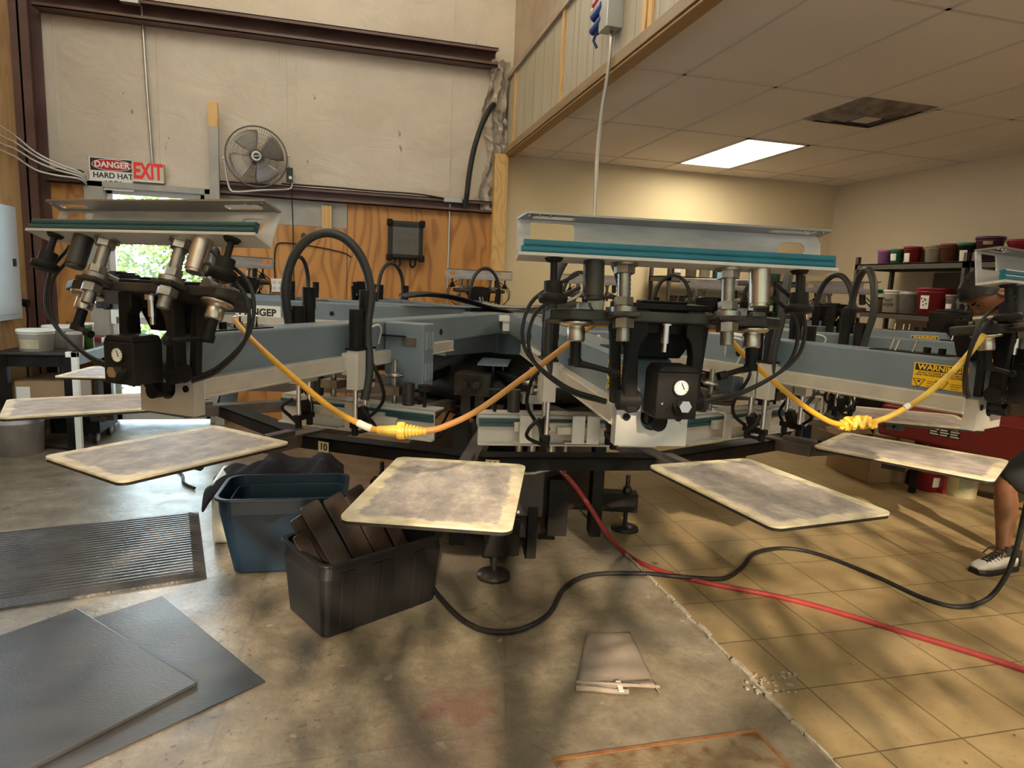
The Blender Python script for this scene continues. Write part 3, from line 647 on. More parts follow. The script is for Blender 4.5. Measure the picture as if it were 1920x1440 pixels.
def make_holder(arm, tilt, teal='teal'):
    """raised outer frame holder on its adjusting bolts; coordinates are relative to the pivot"""
    K = dict(loc=PIV, rot=(0, tilt, 0))
    b = MB()                                                        # registration plate with chamfered ends
    b.prism([(-0.055,-0.205), (-0.02,-0.245), (0.035,-0.245), (0.05,-0.205), (0.05,0.205), (0.035,0.245), (-0.02,0.245), (-0.055,0.205)], -0.010, 0.012)
    rp = b.build('register_plate', MATS['dark_steel'], arm, bevel=0.004, **K)
    b = MB()
    for (x, y, w, d, h) in ((0.005, -0.165, 0.035, 0.02, 0.018), (-0.02, -0.135, 0.02, 0.03, 0.012), (0.0, 0.168, 0.03, 0.025, 0.02), (0.01, 0.205, 0.028, 0.02, 0.012), (-0.03, -0.05, 0.03, 0.05, 0.015), (-0.03, 0.06, 0.03, 0.05, 0.015)): MB().box(x-d/2, x+d/2, y-w/2, y+w/2, 0.012, 0.012+h).build('clamp_block', MATS['steel'], arm, bevel=0.002, **K)
    for s in (-1, 1): MB().cyl((-0.02, s*0.145, 0.026), (0.025, s*0.145, 0.026), 0.014, n=14).build('clamp_pin', MATS['steel'], arm, **K)
    for s in (-1, 1):
        b = MB(); x = 0.075; y = s*0.107                              # big threaded adjusting bolts
        b.cyl((x,y,-0.052), (x,y,0.100), 0.0128, n=18)
        for z0, z1, r, n in ((0.080,0.095,0.021,6), (0.095,0.100,0.026,22), (0.018,0.034,0.019,6), (0.004,0.014,0.026,22), (-0.026,-0.008,0.021,6)): b.cyl((x,y,z0), (x,y,z1), r, n=n, smooth=n > 8)
        for i in range(16): b.cyl((x,y,-0.05+i*0.009), (x,y,-0.0475+i*0.009), 0.0136, n=14, cap=False)
        b.build('adjusting_bolt', MATS['steel'], arm, **K)
        b = MB(); b.box(0.03, 0.10, y-0.028, y+0.028, -0.006, 0.004); b.build('bolt_plate', MATS['dark_steel'], arm, bevel=0.003, **K)
        b = MB(); y = s*0.170; b.cyl((0.082,y,0.032), (0.082,y,0.100), 0.0205, n=26); b.cyl((0.082,y,0.026), (0.082,y,0.032), 0.018, n=26)
        b.build('clamp_cylinder', MATS['brushed' if s > 0 else 'dark_steel'], arm, **K)
        b = MB(); y = s*0.250; b.cyl((0.09,y,0.054), (0.09,y,0.100), 0.0068, n=12); b.cyl((0.09,y,0.094), (0.09,y,0.100), 0.014, 0.018, n=16)
        b.cyl((0.09,y,0.032), (0.09,y,0.056), 0.018, n=18); b.lathe([(0,0.016),(0.026,0.016),(0.028,0.022),(0.028,0.030),(0.02,0.034),(0,0.034)], c=(0.09,y,0), n=14)
        b.build('lock_knob', MATS['black_steel'], arm, **K)
        b = MB(); y = s*0.188; b.lathe([(0.0,-0.052),(0.0165,-0.052),(0.0185,-0.048),(0.0185,-0.024),(0.0165,-0.021),(0.031,-0.019),(0.034,-0.016),(0.034,-0.013),(0.0,-0.010)], c=(0.02,y,0), n=24); b.build('cup', MATS['brushed'], arm, **K)
        b = MB(); b.cyl((0.02,y,-0.092), (0.02,y,-0.050), 0.0115, n=16); b.cyl((0.02,y,-0.100), (0.02,y,-0.086), 0.014, n=16)
        b.tube([(0.02,y,-0.094), (0.03,y-s*0.03,-0.100), (0.045,y-s*0.075,-0.112)], 0.0065, n=8, radii=[0.0085,0.006,0.0055]); b.cyl((0.045,y-s*0.066,-0.11), (0.045,y-s*0.082,-0.114), 0.009, n=12)
        b.build('clamp_lever', MATS['black_steel'], arm, **K)
        b = MB(); b.tube([(0.085,s*0.20,0.075), (0.05,s*0.285,0.02), (0.02,s*0.29,-0.07), (-0.02,s*0.20,-0.14), (-0.055,s*0.10,-0.17)], 0.004, n=7, samples=8)
        b.tube([(0.08,s*0.195,0.05), (0.045,s*0.275,0.0), (0.01,s*0.275,-0.085), (-0.03,s*0.19,-0.15), (-0.06,s*0.10,-0.175)], 0.004, n=7, samples=8); b.build('air_line', MATS['rubber'], arm, **K)
    # the folded white holder: bottom plate, web with hand holes, top flange
    W2 = 0.317; x0, x1 = 0.050, 0.110; HZ = 0.103
    b = MB(); b.plate([(x0, -W2), (x1, -W2-0.004), (x1, W2+0.004), (x0, W2)], [], 0.006, Matrix.Translation((0,0,HZ)))
    h = b.build('bottom_plate', MATS['white_plate'], arm, **K); h['label'] = 'white bottom plate'
    web = [(-W2, 0.0), (W2, 0.0), (W2, 0.062), (W2-0.012, 0.080), (-W2+0.004, 0.080), (-W2, 0.074)]
    b = MB(); b.plate(web, [rrect(-W2+0.026, -W2+0.112, 0.036, 0.073, 0.003, 2), rrect(W2-0.094, W2-0.034, 0.032, 0.062, 0.014, 5)], 0.004, basis((x0+0.002, 0, HZ), (0,1,0), (0,0,1)))
    b.build('web', MATS['smeared_plate'], arm, **K)
    b = MB(); b.plate([(x0, -W2), (x0+0.050, -W2+0.012), (x0+0.050, W2-0.004), (x0, W2)], [rrect(x0+0.014, x0+0.034, -W2+0.026, -W2+0.112, 0.009, 4), rrect(x0+0.014, x0+0.034, W2-0.125, W2-0.03, 0.009, 4)], 0.004, Matrix.Translation((0,0,HZ+0.079)))
    b.build('top_flange', MATS['bare_plate'], arm, **K)
    b = MB()
    for sy in (-1, 1):
        for i in range(3): MB().cyl((x0+0.040, sy*(W2-0.018-0.020*i), HZ+0.075), (x0+0.040, sy*(W2-0.018-0.020*i), HZ+0.0775), 0.0035, n=8).build('rivet', MATS['chrome'], arm, **K)
    for z in (HZ+0.0035, HZ+0.0155):
        b = MB(); b.prism([(x1-0.014, z), (x1-0.002, z), (x1, z+0.003), (x1, z+0.0088), (x1-0.002, z+0.0114), (x1-0.014, z+0.0114)], -W2+0.002 if z < HZ+0.01 else -W2+0.006, W2-0.002, 'y'); b.build('rubber_strip', MATS[teal], arm, **K)
def make_inner(arm):
    b = MB()                                                        # carriage: a block on each side with its pair of cylinders
    r = 1.76
    for s in (-1, 1):
        b = MB(); b.box(r-0.052, r-0.004, s*0.090, s*0.130, 1.075, 1.200); b.box(r+0.004, r+0.052, s*0.090, s*0.130, 1.075, 1.200); b.box(r-0.05, r+0.05, s*0.070, s*0.092, 1.12, 1.19)
        b.build('carriage_block', MATS['white_plate'], arm, bevel=0.002)
        b = MB(); b.box(r-0.055, r+0.055, s*0.088, s*0.132, 1.200, 1.207)
        b.cyl((r-0.028, s*0.108, 1.207), (r-0.028, s*0.108, 1.385), 0.0205, n=10); b.cyl((r+0.028, s*0.108, 1.207), (r+0.028, s*0.108, 1.325), 0.0205, n=10)
        b.cyl((r-0.028, s*0.108, 1.315), (r-0.028, s*0.108, 1.387), 0.0225, n=10); b.cyl((r+0.028, s*0.108, 1.265), (r+0.028, s*0.108, 1.327), 0.0225, n=10)
        b.build('squeegee_cylinder', MATS['black_steel'], arm)
        b = MB()
        for dx in (-0.028, 0.028): b.cyl((r+dx, s*0.108, 0.955), (r+dx, s*0.108, 1.08), 0.008, n=12)
        b.cyl((r-0.02, s*0.130, 1.10), (r-0.02, s*0.146, 1.10), 0.006, n=10)
        b.build('rod', MATS['chrome'], arm)
        b = MB(); b.tube([(r-0.028, s*0.128, 1.16), (r-0.02, s*0.155, 1.13), (r-0.06, s*0.16, 1.05), (r-0.07, s*0.13, 0.995), (r-0.03, s*0.10, 0.96)], 0.006, n=7, samples=8)
        b.tube([(r+0.03, s*0.13, 1.02), (r+0.04, s*0.165, 0.99), (r, s*0.16, 0.95), (r+0.03, s*0.10, 0.93)], 0.006, n=7, samples=8)
        b.box(r-0.045, r+0.045, s*0.098, s*0.118, 0.950, 0.968); b.cyl((r-0.03, s*0.108, 0.925), (r-0.03, s*0.108, 0.955), 0.011, n=12); b.cyl((r+0.03, s*0.108, 0.925), (r+0.03, s*0.108, 0.955), 0.011, n=12); b.cbox((r-0.01, s*0.112, 0.99), (0.03, 0.03, 0.04), (0.2, -0.3, 0.1))
        b.build('hose_clamp', MATS['black_steel'], arm)
    # hose loop over the arm
    b = MB(); pts = []
    for i in range(15):
        t = math.pi*i/14; pts.append((r+0.02+0.05*math.cos(t), -0.125*math.cos(t), 1.36+0.20*math.sin(t)))
    pts = [(r+0.035, -0.105, 1.13)]+[(r+0.05, -0.122, 1.25)]+pts+[(r-0.02, 0.118, 1.26), (r-0.01, 0.135, 1.14), (r+0.01, 0.13, 1.04)]
    b.tube(pts, 0.0145, n=12, samples=3); b.build('hose_loop', MATS['hose_gray'], arm)
    # inner frame holder on its own cylinders and knobs
    b = MB(); x0, x1, W2 = 1.548, 1.622, 0.308
    b.box(x0, x1, -W2, W2, 0.992, 0.998); b.box(x1-0.005, x1, -W2, W2, 0.900, 0.998); b.box(x1-0.005, x1+0.022, -W2, W2, 0.895, 0.901); b.box(x0, x1, -W2, -W2+0.003, 0.95, 0.995)
    b.build('inner_holder', MATS['white_plate'], arm, bevel=0.0015)
    b = MB(); b.box(x1, x1+0.010, -W2+0.002, W2-0.002, 0.972, 0.984); b.box(x1, x1+0.010, -W2+0.002, W2-0.002, 0.957, 0.969); b.build('rubber_strip', MATS['teal_old'], arm, bevel=0.002)
    b = MB(); b.box(x1+0.012, x1+0.034, -0.19, 0.13, 0.945, 0.975); b.box(x1+0.034, x1+0.054, -0.05, 0.19, 0.942, 0.968); b.build('flood_bar', MATS['rail'], arm, bevel=0.002)
    for y in (-0.155, 0.02, 0.07):
        b = MB(); b.box(x1+0.056, x1+0.062, y-0.022, y+0.022, 0.912, 1.01); b.box(x1+0.03, x1+0.062, y-0.022, y+0.022, 1.004, 1.01); b.box(x1+0.03, x1+0.06, y-0.045, y+0.0, 0.912, 0.918); b.build('clip', MATS['aluminium'], arm, bevel=0.002)
    for s in (-1, 1):
        b = MB(); b.cyl((x0+0.03, s*0.185, 0.998), (x0+0.03, s*0.185, 1.075), 0.0215, n=24); b.build('clamp_cylinder', MATS['dark_steel'], arm)
        b = MB(); b.cyl((x0+0.035, s*0.25, 0.998), (x0+0.035, s*0.25, 1.055), 0.006, n=10); b.cyl((x0+0.035, s*0.25, 1.055), (x0+0.035, s*0.25, 1.075), 0.024, n=12, smooth=False); b.build('lock_knob', MATS['black_steel'], arm)
        b = MB(); b.cyl((x0+0.02, s*0.125, 0.97), (x0+0.02, s*0.125, 1.15), 0.0105, n=14); b.lathe([(0,1.09),(0.03,1.09),(0.034,1.10),(0.0,1.108)], c=(x0+0.02, s*0.125, 0), n=20); b.box(x0-0.015, x0+0.05, s*0.125-0.034, s*0.125+0.034, 1.03, 1.06); b.build('adjusting_bolt', MATS['steel'], arm)
    # louvred sheet-metal motor box hung on the arm's side
    b = MB(); b.box(1.44, 1.52, 0.056, 0.210, 1.045, 1.276); mb = b.build('motor_box', MATS['blue_paint'], arm, bevel=0.004)
    b = MB()
    for z in (1.075, 1.185):
        for i in range(3): x = 1.447+0.024*i; b.prism([(x, 0.2095), (x+0.013, 0.2095), (x+0.0065, 0.2155)], z, z+0.062)
    b.build('louver', MATS['blue_paint'], mb)
    b = MB(); b.box(1.5205, 1.5225, 0.125, 0.180, 1.195, 1.225); b.m = 1; b.box(1.521, 1.54, 0.05, 0.14, 1.227, 1.232); b.build('nameplate', [MATS['worn_brown'], MATS['black_steel']], mb)
    # toggles and buttons on top near the end
    b = MB(); 
    for x, y in ((2.12, 0.01), (2.15, -0.02), (2.19, 0.0)): b.cyl((x, y, 1.278), (x+0.006, y+0.008, 1.312), 0.0035, n=8)
    b.m = 1; b.box(2.08, 2.30, -0.035, 0.035, 1.278, 1.281)
    for x in (2.23, 2.27): b.cyl((x, 0.0, 1.281), (x, 0.0, 1.298), 0.010, n=12)
    b.build('switch_panel', [MATS['chrome'], MATS['black_steel']], arm)
    b = MB()
    for s in (-1, 1): b.tube([(1.56, s*0.053, 1.20), (1.58, s*0.075, 1.25), (1.62, s*0.085, 1.27), (1.66, s*0.075, 1.25), (1.62, s*0.06, 1.17)], 0.0035, n=7, samples=8)
    b.build('air_line', MATS['cable_white'], arm)
def warning(arm, s, r0=1.98, r1=2.17, full=True):
    ex = (-1, 0, 0) if s > 0 else (1, 0, 0)
    M = basis(((r0+r1)/2, s*0.0526, 1.222), ex, (0, 0, 1)); w, h = r1-r0, 0.068
    o = MB(); o.box(-w/2, w/2, -h/2, h/2, 0.0, 0.0006, M); o.m = 1; o.box(-w/2+0.004, w/2-0.004, h/2-0.022, h/2-0.003, 0.0006, 0.0009, M)
    o.m = 0; o.text('WARNING!', 0.0205, M @ Matrix.Translation((0, h/2-0.0125, 0.0011)), 0.0004, 0.0007, 1.12)
    o.m = 1; o.text('DO NOT GO UNDER THE PRINT HEADS\nUNTIL YOU HAVE DONE THE FOLLOWING:', 0.0066, M @ Matrix.Translation((0, 0.003, 0.0008)), 0.0004, 0.0002, 0.98)
    for dx in (-0.052, 0.008):
        for a, c in (((-0.016, 0), (0.016, 0)), ((0.016, 0), (0, -0.024)), ((0, -0.024), (-0.016, 0))):
            o.tube([M @ Vector((dx+a[0], -0.013+a[1], 0.0008)), M @ Vector((dx+c[0], -0.013+c[1], 0.0008))], 0.001, n=4)
        for q in range(3): o.box(dx+0.022, dx+0.055-0.006*q, -0.018-0.006*q, -0.0165-0.006*q, 0.0006, 0.0009, M)
        o.box(dx-0.004, dx+0.004, -0.022, -0.017, 0.0006, 0.0009, M)
    q = o.build('warning_label', [MATS['label_yellow'], MATS['label_black']], arm); q['label'] = 'yellow warning sticker with black header'

proto = make_head(); make_inner(proto); heads = {}
for k in range(-1, 11):
    a = proto if k == -1 else copy_tree(proto, press, ('motor_box',) if k == 10 else ())
    a.rotation_euler.z = ang(PHI0+k*STEP-(0.9 if k == -1 else 0)); heads[k] = a
for k in (-1, 0, 1, 2, 4, 5, 6, 7, 9):
    make_holder(heads[k], R(-22) if k == -1 else R(-9), 'teal_old' if k in (-1, 9, 2) else 'teal')
for k in (0, 1, 2): warning(heads[k], -1, 2.225, 2.365)
warning(heads[3], -1, 2.18, 2.32); warning(heads[10], 1, 2.12, 2.26)
M = basis((1.50, 0.0526, 1.200), (-1,0,0), (0,0,1)); b = MB(); b.box(-0.14, 0.14, -0.042, 0.042, 0, 0.0006, M); b.m = 1; b.text('RANGER', 0.058, M @ Matrix.Translation((0,0,0.0009)), 0.0004, 0.0022, 1.05)
b.build('sticker', [MATS['label_white'], MATS['label_black']], heads[10])

# ------------------------------------------------------------------ the turning carousel with its fourteen pallets
car = press
b = MB(); n = 14
ring = [[], []]
for k in range(14):
    a0_, a1_ = ang(PAL0+(k+0.5)*STEP), ang(PAL0+(k+1.5)*STEP); p0 = Vector((math.cos(a0_), math.sin(a0_), 0)); p1 = Vector((math.cos(a1_), math.sin(a1_), 0))
    poly = [tuple((p0*1.50).xy), tuple((p0*1.585).xy), tuple((p1*1.585).xy), tuple((p1*1.50).xy)]
    b.prism(poly, 0.822, 0.828); b.prism([tuple((p0*1.578).xy), tuple((p0*1.585).xy), tuple((p1*1.585).xy), tuple((p1*1.578).xy)], 0.782, 0.828)
b.build('ring', MATS['black_steel'], car)
MB().lathe([(0,0.80),(0.62,0.80),(0.62,0.815),(0,0.815)], n=28).build('turntable', MATS['black_steel'], car)
def pallet_arm(k):
    M = Matrix.Identity(4); a = ang(PAL0+(k+0.5)*STEP)
    b = MB(); b.box(0.35, 1.72, -0.030, 0.030, 0.786, 0.836); b.box(1.60, 2.20, -0.020, 0.020, 0.822, 0.853); b.prism([(1.35,0.786),(1.72,0.786),(1.85,0.82),(1.72,0.83)], -0.012, 0.012, 'y')
    arm = b.build('pallet_arm', MATS['worn_brown'] if k == 0 else MATS['black_steel'], car, bevel=0.003, rot=(0,0,a))
    b = MB(); b.plate(rrect(-0.28, 0.28, -0.203, 0.203, 0.028), [], 0.006, Matrix.Translation((0,0,0.003)))
    p = b.build('pallet', pal_top, arm, loc=(2.06, 0, 0.865), bevel=0.0015)
    b = MB(); b.plate(rrect(-0.279, 0.279, -0.202, 0.202, 0.028), [], 0.008, Matrix.Translation((0,0,-0.0045)))
    b.box(-0.25, 0.15, -0.05, 0.05, -0.015, -0.008); b.build('pallet_core', MATS['dark_steel'], arm, loc=(2.06, 0, 0.865))
    b = MB()
    b.box(1.98, 2.06, -0.028, 0.028, 0.800, 0.850); b.cyl((2.02, -0.05, 0.815), (2.02, 0.05, 0.815), 0.010, n=10); b.cyl((2.02, 0.05, 0.815), (2.02, 0.065, 0.815), 0.014, n=8)
    b.build('pallet_clamp', MATS['dark_steel'], arm); b = MB()
    b.box(1.745, 1.765, -0.03, -0.022, 0.815, 0.862); b.box(1.745, 1.765, 0.022, 0.03, 0.815, 0.862); b.box(1.745, 1.765, -0.03, 0.03, 0.855, 0.862)
    b.build('clip', MATS['dark_steel'], arm)
    return arm
pal_top = MATS['pallet_top']
pa = None
for k in range(14):
    a = pallet_arm(k) if pa is None else copy_tree(pa, car)
    if pa is None: pa = a
    a.rotation_euler.z = ang(PAL0+(k-0.5)*STEP)
for txt, phi in (('10', -24.6), ('11', -1.2)):
    Mr = Matrix.Rotation(ang(phi), 4, 'Z') @ basis((1.586, 0, 0.805), (0,1,0), (0,0,1)); b = MB()
    b.box(-0.024, 0.024, -0.019, 0.020, 0, 0.001, Mr); b.m = 1; b.text(txt, 0.036, Mr @ Matrix.Translation((0,0,0.0012)), 0.0004, 0.001)
    o = b.build('number_plate', [mat('plate_cream', (0.62,0.52,0.30), 0.5) if txt == '10' else MATS['plate_cream'], MATS['label_black']], car); o['label'] = 'cream sticker numbered '+txt

# ------------------------------------------------------------------ things on the back wall
def at_d(px, py, d): return Vector((0, 0, EYE)) + (fw + RT*((px-960)/F) + UP*((720-py)/F))*d
EXW = lambda x, y, z: basis((x, y, z), (1,0,0), (0,0,1))               # text plane facing the camera side (-Y)
b = MB(); b.box(-1.868, -1.612, YB-0.075, YB-0.015, 2.185, 2.352)
ex = tag(b.build('exit_sign', MATS['bucket_white'], bevel=0.004), 'cream EXIT sign with red letters above the glass door', 'exit sign')
ex.data.materials[0] = mat('sign_cream', (0.56,0.47,0.35), 0.5)
b = MB(); b.text('EXIT', 0.185, EXW(-1.738, YB-0.0755, 2.272), 0.001, 0.0075, 0.62); b.build('lettering', MATS['exit_red'], ex)
MB().box(-1.866, -1.614, YB-0.078, YB-0.02, 2.186, 2.196).build('lower_strip', MATS['label_white'], ex)
b = MB(); b.box(-2.215, -1.872, YB-0.028, YB-0.022, 2.10, 2.372)
dg_ = tag(b.build('danger_sign', MATS['label_white']), 'white DANGER hard hat sign left of the EXIT sign', 'warning sign')
b = MB(); b.box(-2.205, -1.874, YB-0.0286, YB-0.028, 2.262, 2.366); b.build('black_panel', MATS['label_black'], dg_)
b = MB(); Mq = EXW(-2.035, YB-0.0287, 2.314); b.m = 1; b.prism([(0.160*math.cos(R(i*9)), 0.050*math.sin(R(i*9))) for i in range(40)], 0, 0.0005, 'z', Mq); b.m = 0; b.prism([(0.155*math.cos(R(i*9)), 0.0455*math.sin(R(i*9))) for i in range(40)], 0.0005, 0.001, 'z', Mq)
b.build('red_oval', [MATS['sign_red'], MATS['label_white']], dg_)
b = MB(); b.text('DANGER', 0.070, Mq @ Matrix.Translation((0, 0, 0.0015)), 0.0005, 0.0022, 0.98); b.build('lettering', MATS['label_white'], dg_)
b = MB(); b.text('HARD HAT', 0.064, EXW(-2.03, YB-0.0287, 2.222), 0.0005, 0.0018, 0.98); b.text('AREA', 0.064, EXW(-2.03, YB-0.0287, 2.155), 0.0005, 0.0018, 1.0); b.build('lettering', MATS['label_black'], dg_)
tag(MB().tube([(-1.765, YB-0.03, 5.1), (-1.752, YB-0.03, 3.68), (-1.735, YB-0.03, 3.0), (-1.712, YB-0.03, 2.35)], 0.012, n=12).build('conduit', MATS['conduit']), 'gray metal conduit running up the white wall from the EXIT sign', 'conduit')
tag(MB().box(-1.86, -1.72, YB-0.235, YB-0.172, 3.60, 3.74).build('junction_box', MATS['galv'], bevel=0.003), 'small gray junction box on the high brown beam', 'junction box')
b = MB(); b.box(-1.225, -1.145, YB-0.145, YB-0.105, 0.0, 2.70)
po = tag(b.build('wooden_post', MATS['painted_gray'], bevel=0.002), 'gray painted post with a raw orange top, left of the wall fan', 'post')
MB().box(-1.225, -1.145, YB-0.145, YB-0.105, 2.70, 2.905).build('raw_top', MATS['lumber'], po, bevel=0.002)
tag(MB().box(-0.265, -0.175, YB-0.06, YB-0.02, 1.885, 2.095).build('wood_block', MATS['lumber'], bevel=0.002), 'short wooden block nailed on the gray strip of the back wall', 'wood block')

# wall fan
fc = at_y(481, 294, 6.34); fan = empty('wall_fan', fc); fan.rotation_euler = (R(94), R(-8), R(6)); fan.scale = (0.86, 0.86, 0.86)
tag(fan, 'large gray wire-cage fan on the brown beam of the back wall', 'fan')
ax = lambda: None
b = MB()
for i in range(72):
    a = R(5*i); c, s_ = math.cos(a), math.sin(a)
    b.tube([(0.05*c, 0.05*s_, 0.085), (0.17*c+0.012*s_, 0.17*s_-0.012*c, 0.088), (0.27*c, 0.27*s_, 0.062), (0.296*c, 0.296*s_, 0.02), (0.28*c, 0.28*s_, -0.05), (0.16*c, 0.16*s_, -0.085), (0.06*c, 0.06*s_, -0.09)], 0.0014, n=4)
for r, z, w in ((0.298, 0.015, 0.008), (0.298, -0.005, 0.007), (0.22, 0.083, 0.002), (0.13, 0.089, 0.002), (0.2, -0.076, 0.002)):
    b.tube([(r*math.cos(R(6*i)), r*math.sin(R(6*i)), z) for i in range(60)], w, n=6, closed=True)
b.build('cage', mat('fan_wire', (0.16,0.14,0.125), 0.4, 0.5), fan)
for q in range(4):
    b = MB(); vs = []; nr, na = 7, 9
    for j in range(nr):
        r = 0.05+0.215*j/(nr-1)
        for i in range(na):
            t = i/(na-1)-0.5; sp = 0.95-0.25*abs(j/(nr-1)-0.6); a = R(90*q+20)+t*sp*1.25; vs.append((r*math.cos(a), r*math.sin(a), 0.02+0.10*t*(r/0.26)))
    b.add(vs, [(j*na+i, j*na+i+1, (j+1)*na+i+1, (j+1)*na+i) for j in range(nr-1) for i in range(na-1)], True)
    o = b.build('blade', mat('fan_blade', (0.30,0.265,0.235), 0.4, 0.4) if q == 0 else MATS['fan_blade'], fan); o.modifiers.new('t', 'SOLIDIFY').thickness = 0.002
b = MB(); b.lathe([(0,-0.16),(0.05,-0.16),(0.075,-0.14),(0.075,-0.06),(0.045,-0.04),(0.045,0.06),(0,0.06)]); b.build('motor', MATS['dark_steel'], fan)
b = MB(); b.lathe([(0.046,0.082),(0.050,0.090),(0.046,0.096),(0.038,0.094)], n=32); b.m = 1; b.lathe([(0,0.096),(0.024,0.0955),(0.039,0.092)], n=32); b.m = 2; b.box(-0.026, 0.026, -0.004, 0.004, 0.096, 0.0975); b.build('hub_badge', [MATS['aluminium'], MATS['label_black'], MATS['panel_gray']], fan)
b = MB(); b.tube([(-0.31,0.0,0.0), (-0.315,-0.2,0.0), (-0.30,-0.31,0.0), (-0.24,-0.335,0.02), (0,-0.335,0.09), (0.24,-0.335,0.02), (0.30,-0.31,0), (0.315,-0.2,0), (0.31,0,0)], 0.010, n=10, samples=6)
b.cyl((-0.325,0,0), (-0.29,0,0), 0.016, n=12); b.cyl((0.325,0,0), (0.29,0,0), 0.016, n=12); b.build('stand', MATS['aluminium'], fan)
p0 = at_y(543, 322, 6.38); b = MB(); b.cbox(p0+Vector((0,0,-0.03)), (0.055, 0.045, 0.125)); b.m = 1; b.cyl(p0+Vector((0.008,-0.022,-0.055)), p0+Vector((0.008,-0.03,-0.055)), 0.014, n=16); b.m = 0
b.cyl(p0+Vector((-0.005,0,0.03)), p0+Vector((-0.005,0,0.075)), 0.004, n=8)
b.tube([p0+Vector((0.008,0,-0.09)), p0+Vector((0.02,0.06,-0.4)), p0+Vector((0.018,0.16,-0.9)), p0+Vector((0.02,0.17,-1.4))], 0.005, n=8, samples=6)
o = tag(b.build('fan_cord', [MATS['rubber'], MATS['label_white']]), 'black cord with a switch box hanging beside the wall fan', 'cord')
# loose white cables from the left wall to the low beam
for i, (ya, yb, ye) in enumerate(((236, 285, 318), (254, 292, 322), (268, 302, 326), (281, 318, 331))):
    pts = [at_x(-70, ya-45, -2.6), at_x(0, ya, -2.6), at_x(28, (ya+yb)/2-6, -2.6), at_y(66, yb, 6.34), at_y(105, (yb+ye)/2+4, 6.38), at_y(148, ye+4, 6.44), at_y(162, ye+14, 6.52)]
    tag(MB().tube(pts, 0.0075, n=8, samples=6).build('wall_cable', MATS['cable_white']), ['topmost white cable sagging across the brown corner column', 'second white cable from the top crossing the brown corner column', 'third white cable from the top crossing the brown corner column', 'lowest white cable crossing the brown corner column'][i], 'cable', 'white cables in the corner')
# electrical panel on the left wall with the plug beside it
b = MB(); b.box(XL+0.002, XL+0.09, 5.10, 6.05, 0.985, 1.865); ep = tag(b.build('electrical_panel', MATS['panel_gray'], bevel=0.004), 'pale gray electrical panel on the left plywood wall', 'electrical panel')
b = MB(); b.box(XL+0.09, XL+0.098, 5.14, 6.00, 1.03, 1.70); b.build('door', MATS['panel_gray'], ep, bevel=0.003); MB().box(XL+0.098, XL+0.106, 5.93, 5.97, 1.40, 1.46).build('latch', MATS['black_steel'], ep)
b = MB(); b.cbox((XL+0.02, 6.17, 1.11), (0.04, 0.075, 0.12)); b.m = 1; b.cyl((XL+0.04, 6.17, 1.11), (XL+0.085, 6.17, 1.10), 0.032, n=16); b.tube([(XL+0.07, 6.17, 1.08), (XL+0.07, 6.17, 0.95), (XL+0.04, 6.19, 0.6), (XL+0.03, 6.2, 0.1)], 0.008, n=8, samples=5)
tag(b.build('wall_plug', [MATS['galv'], MATS['black_steel']]), 'black plug and cord on the left plywood wall by the electrical panel', 'plug')
# rugged black box hung on the plywood
bx = empty('equipment_box', at_y(760, 452, YB-0.10)); tag(bx, 'rugged black box hung on the orange plywood wall', 'equipment box')
b = MB(); b.box(-0.165, 0.165, -0.06, 0.075, -0.175, 0.185); b.build('case', MATS['rubber'], bx, bevel=0.02)
for sx in (-1, 1):
    for sz in (-1, 1): MB().cbox((sx*0.155, -0.05, sz*0.165), (0.055, 0.07, 0.065), (0, 0, 0)).build('corner_bumper', MATS['black_steel'], bx, bevel=0.012)
b = MB(); b.box(-0.125, 0.125, -0.067, -0.055, -0.135, 0.125); fp = b.build('front_panel', mat('panel_brown', (0.10,0.088,0.076), 0.6), bx, bevel=0.006)
b = MB()
for i in range(7): b.box(-0.10+0.03*i, -0.085+0.03*i, -0.070, -0.066, -0.03+0.004*(i % 2), 0.01)
b.box(-0.10, 0.10, -0.069, -0.066, 0.06, 0.066); b.box(-0.10, 0.10, -0.069, -0.066, 0.085, 0.09); b.box(-0.10, 0.10, -0.069, -0.066, -0.055, -0.05); b.build('raised_marking', MATS['worn_brown'], fp)
for s in (-1, 1): MB().tube([(s*0.10, -0.02, -0.17), (s*0.095, -0.03, -0.225), (s*0.07, -0.03, -0.25), (s*0.05, -0.03, -0.225), (s*0.05, -0.02, -0.17)], 0.009, n=8, samples=4).build('foot_loop', MATS['black_steel'], bx)
q = at_y(520, 535, YB-0.03); b = MB(); b.cbox(q, (0.105, 0.045, 0.125)); ou = tag(b.build('power_outlet', MATS['label_white'], bevel=0.003), 'white four-socket outlet box on the plywood wall', 'outlet')
for dx in (-1, 1):
    for dz in (-1, 1):
        b = MB(); b.cyl(q+Vector((dx*0.024,-0.0225,dz*0.028)), q+Vector((dx*0.024,-0.026,dz*0.028)), 0.017, n=14); b.build('socket', mat('socket', (0.55,0.50,0.45), 0.5) if dx+dz == -2 else MATS['socket'], ou)
tag(MB().tube([q+Vector((-0.02,0,0.06)), q+Vector((-0.025,0,0.22)), q+Vector((-0.01,0,0.35)), q+Vector((0.05,0,0.40)), q+Vector((0.35,0,0.38)), q+Vector((0.6,0.0,0.34)), q+Vector((0.68,0.0,0.30))], 0.006, n=8, samples=6).build('wall_cable', MATS['rubber']), 'thin dark cable looping from the outlet across the plywood wall', 'cable')
tag(MB().tube([(0.955, YB-0.035, 2.20), (0.955, YB-0.035, 0.0)], 0.011, n=10).build('conduit', MATS['conduit']), 'thin gray conduit down the plywood seam right of the black box', 'conduit')
tag(MB().box(0.88, 1.06, YB-0.14, YB-0.102, 2.205, 2.25).build('junction_box', MATS['galv'], bevel=0.003), 'small gray junction box on the low beam above the plywood seam', 'junction box')
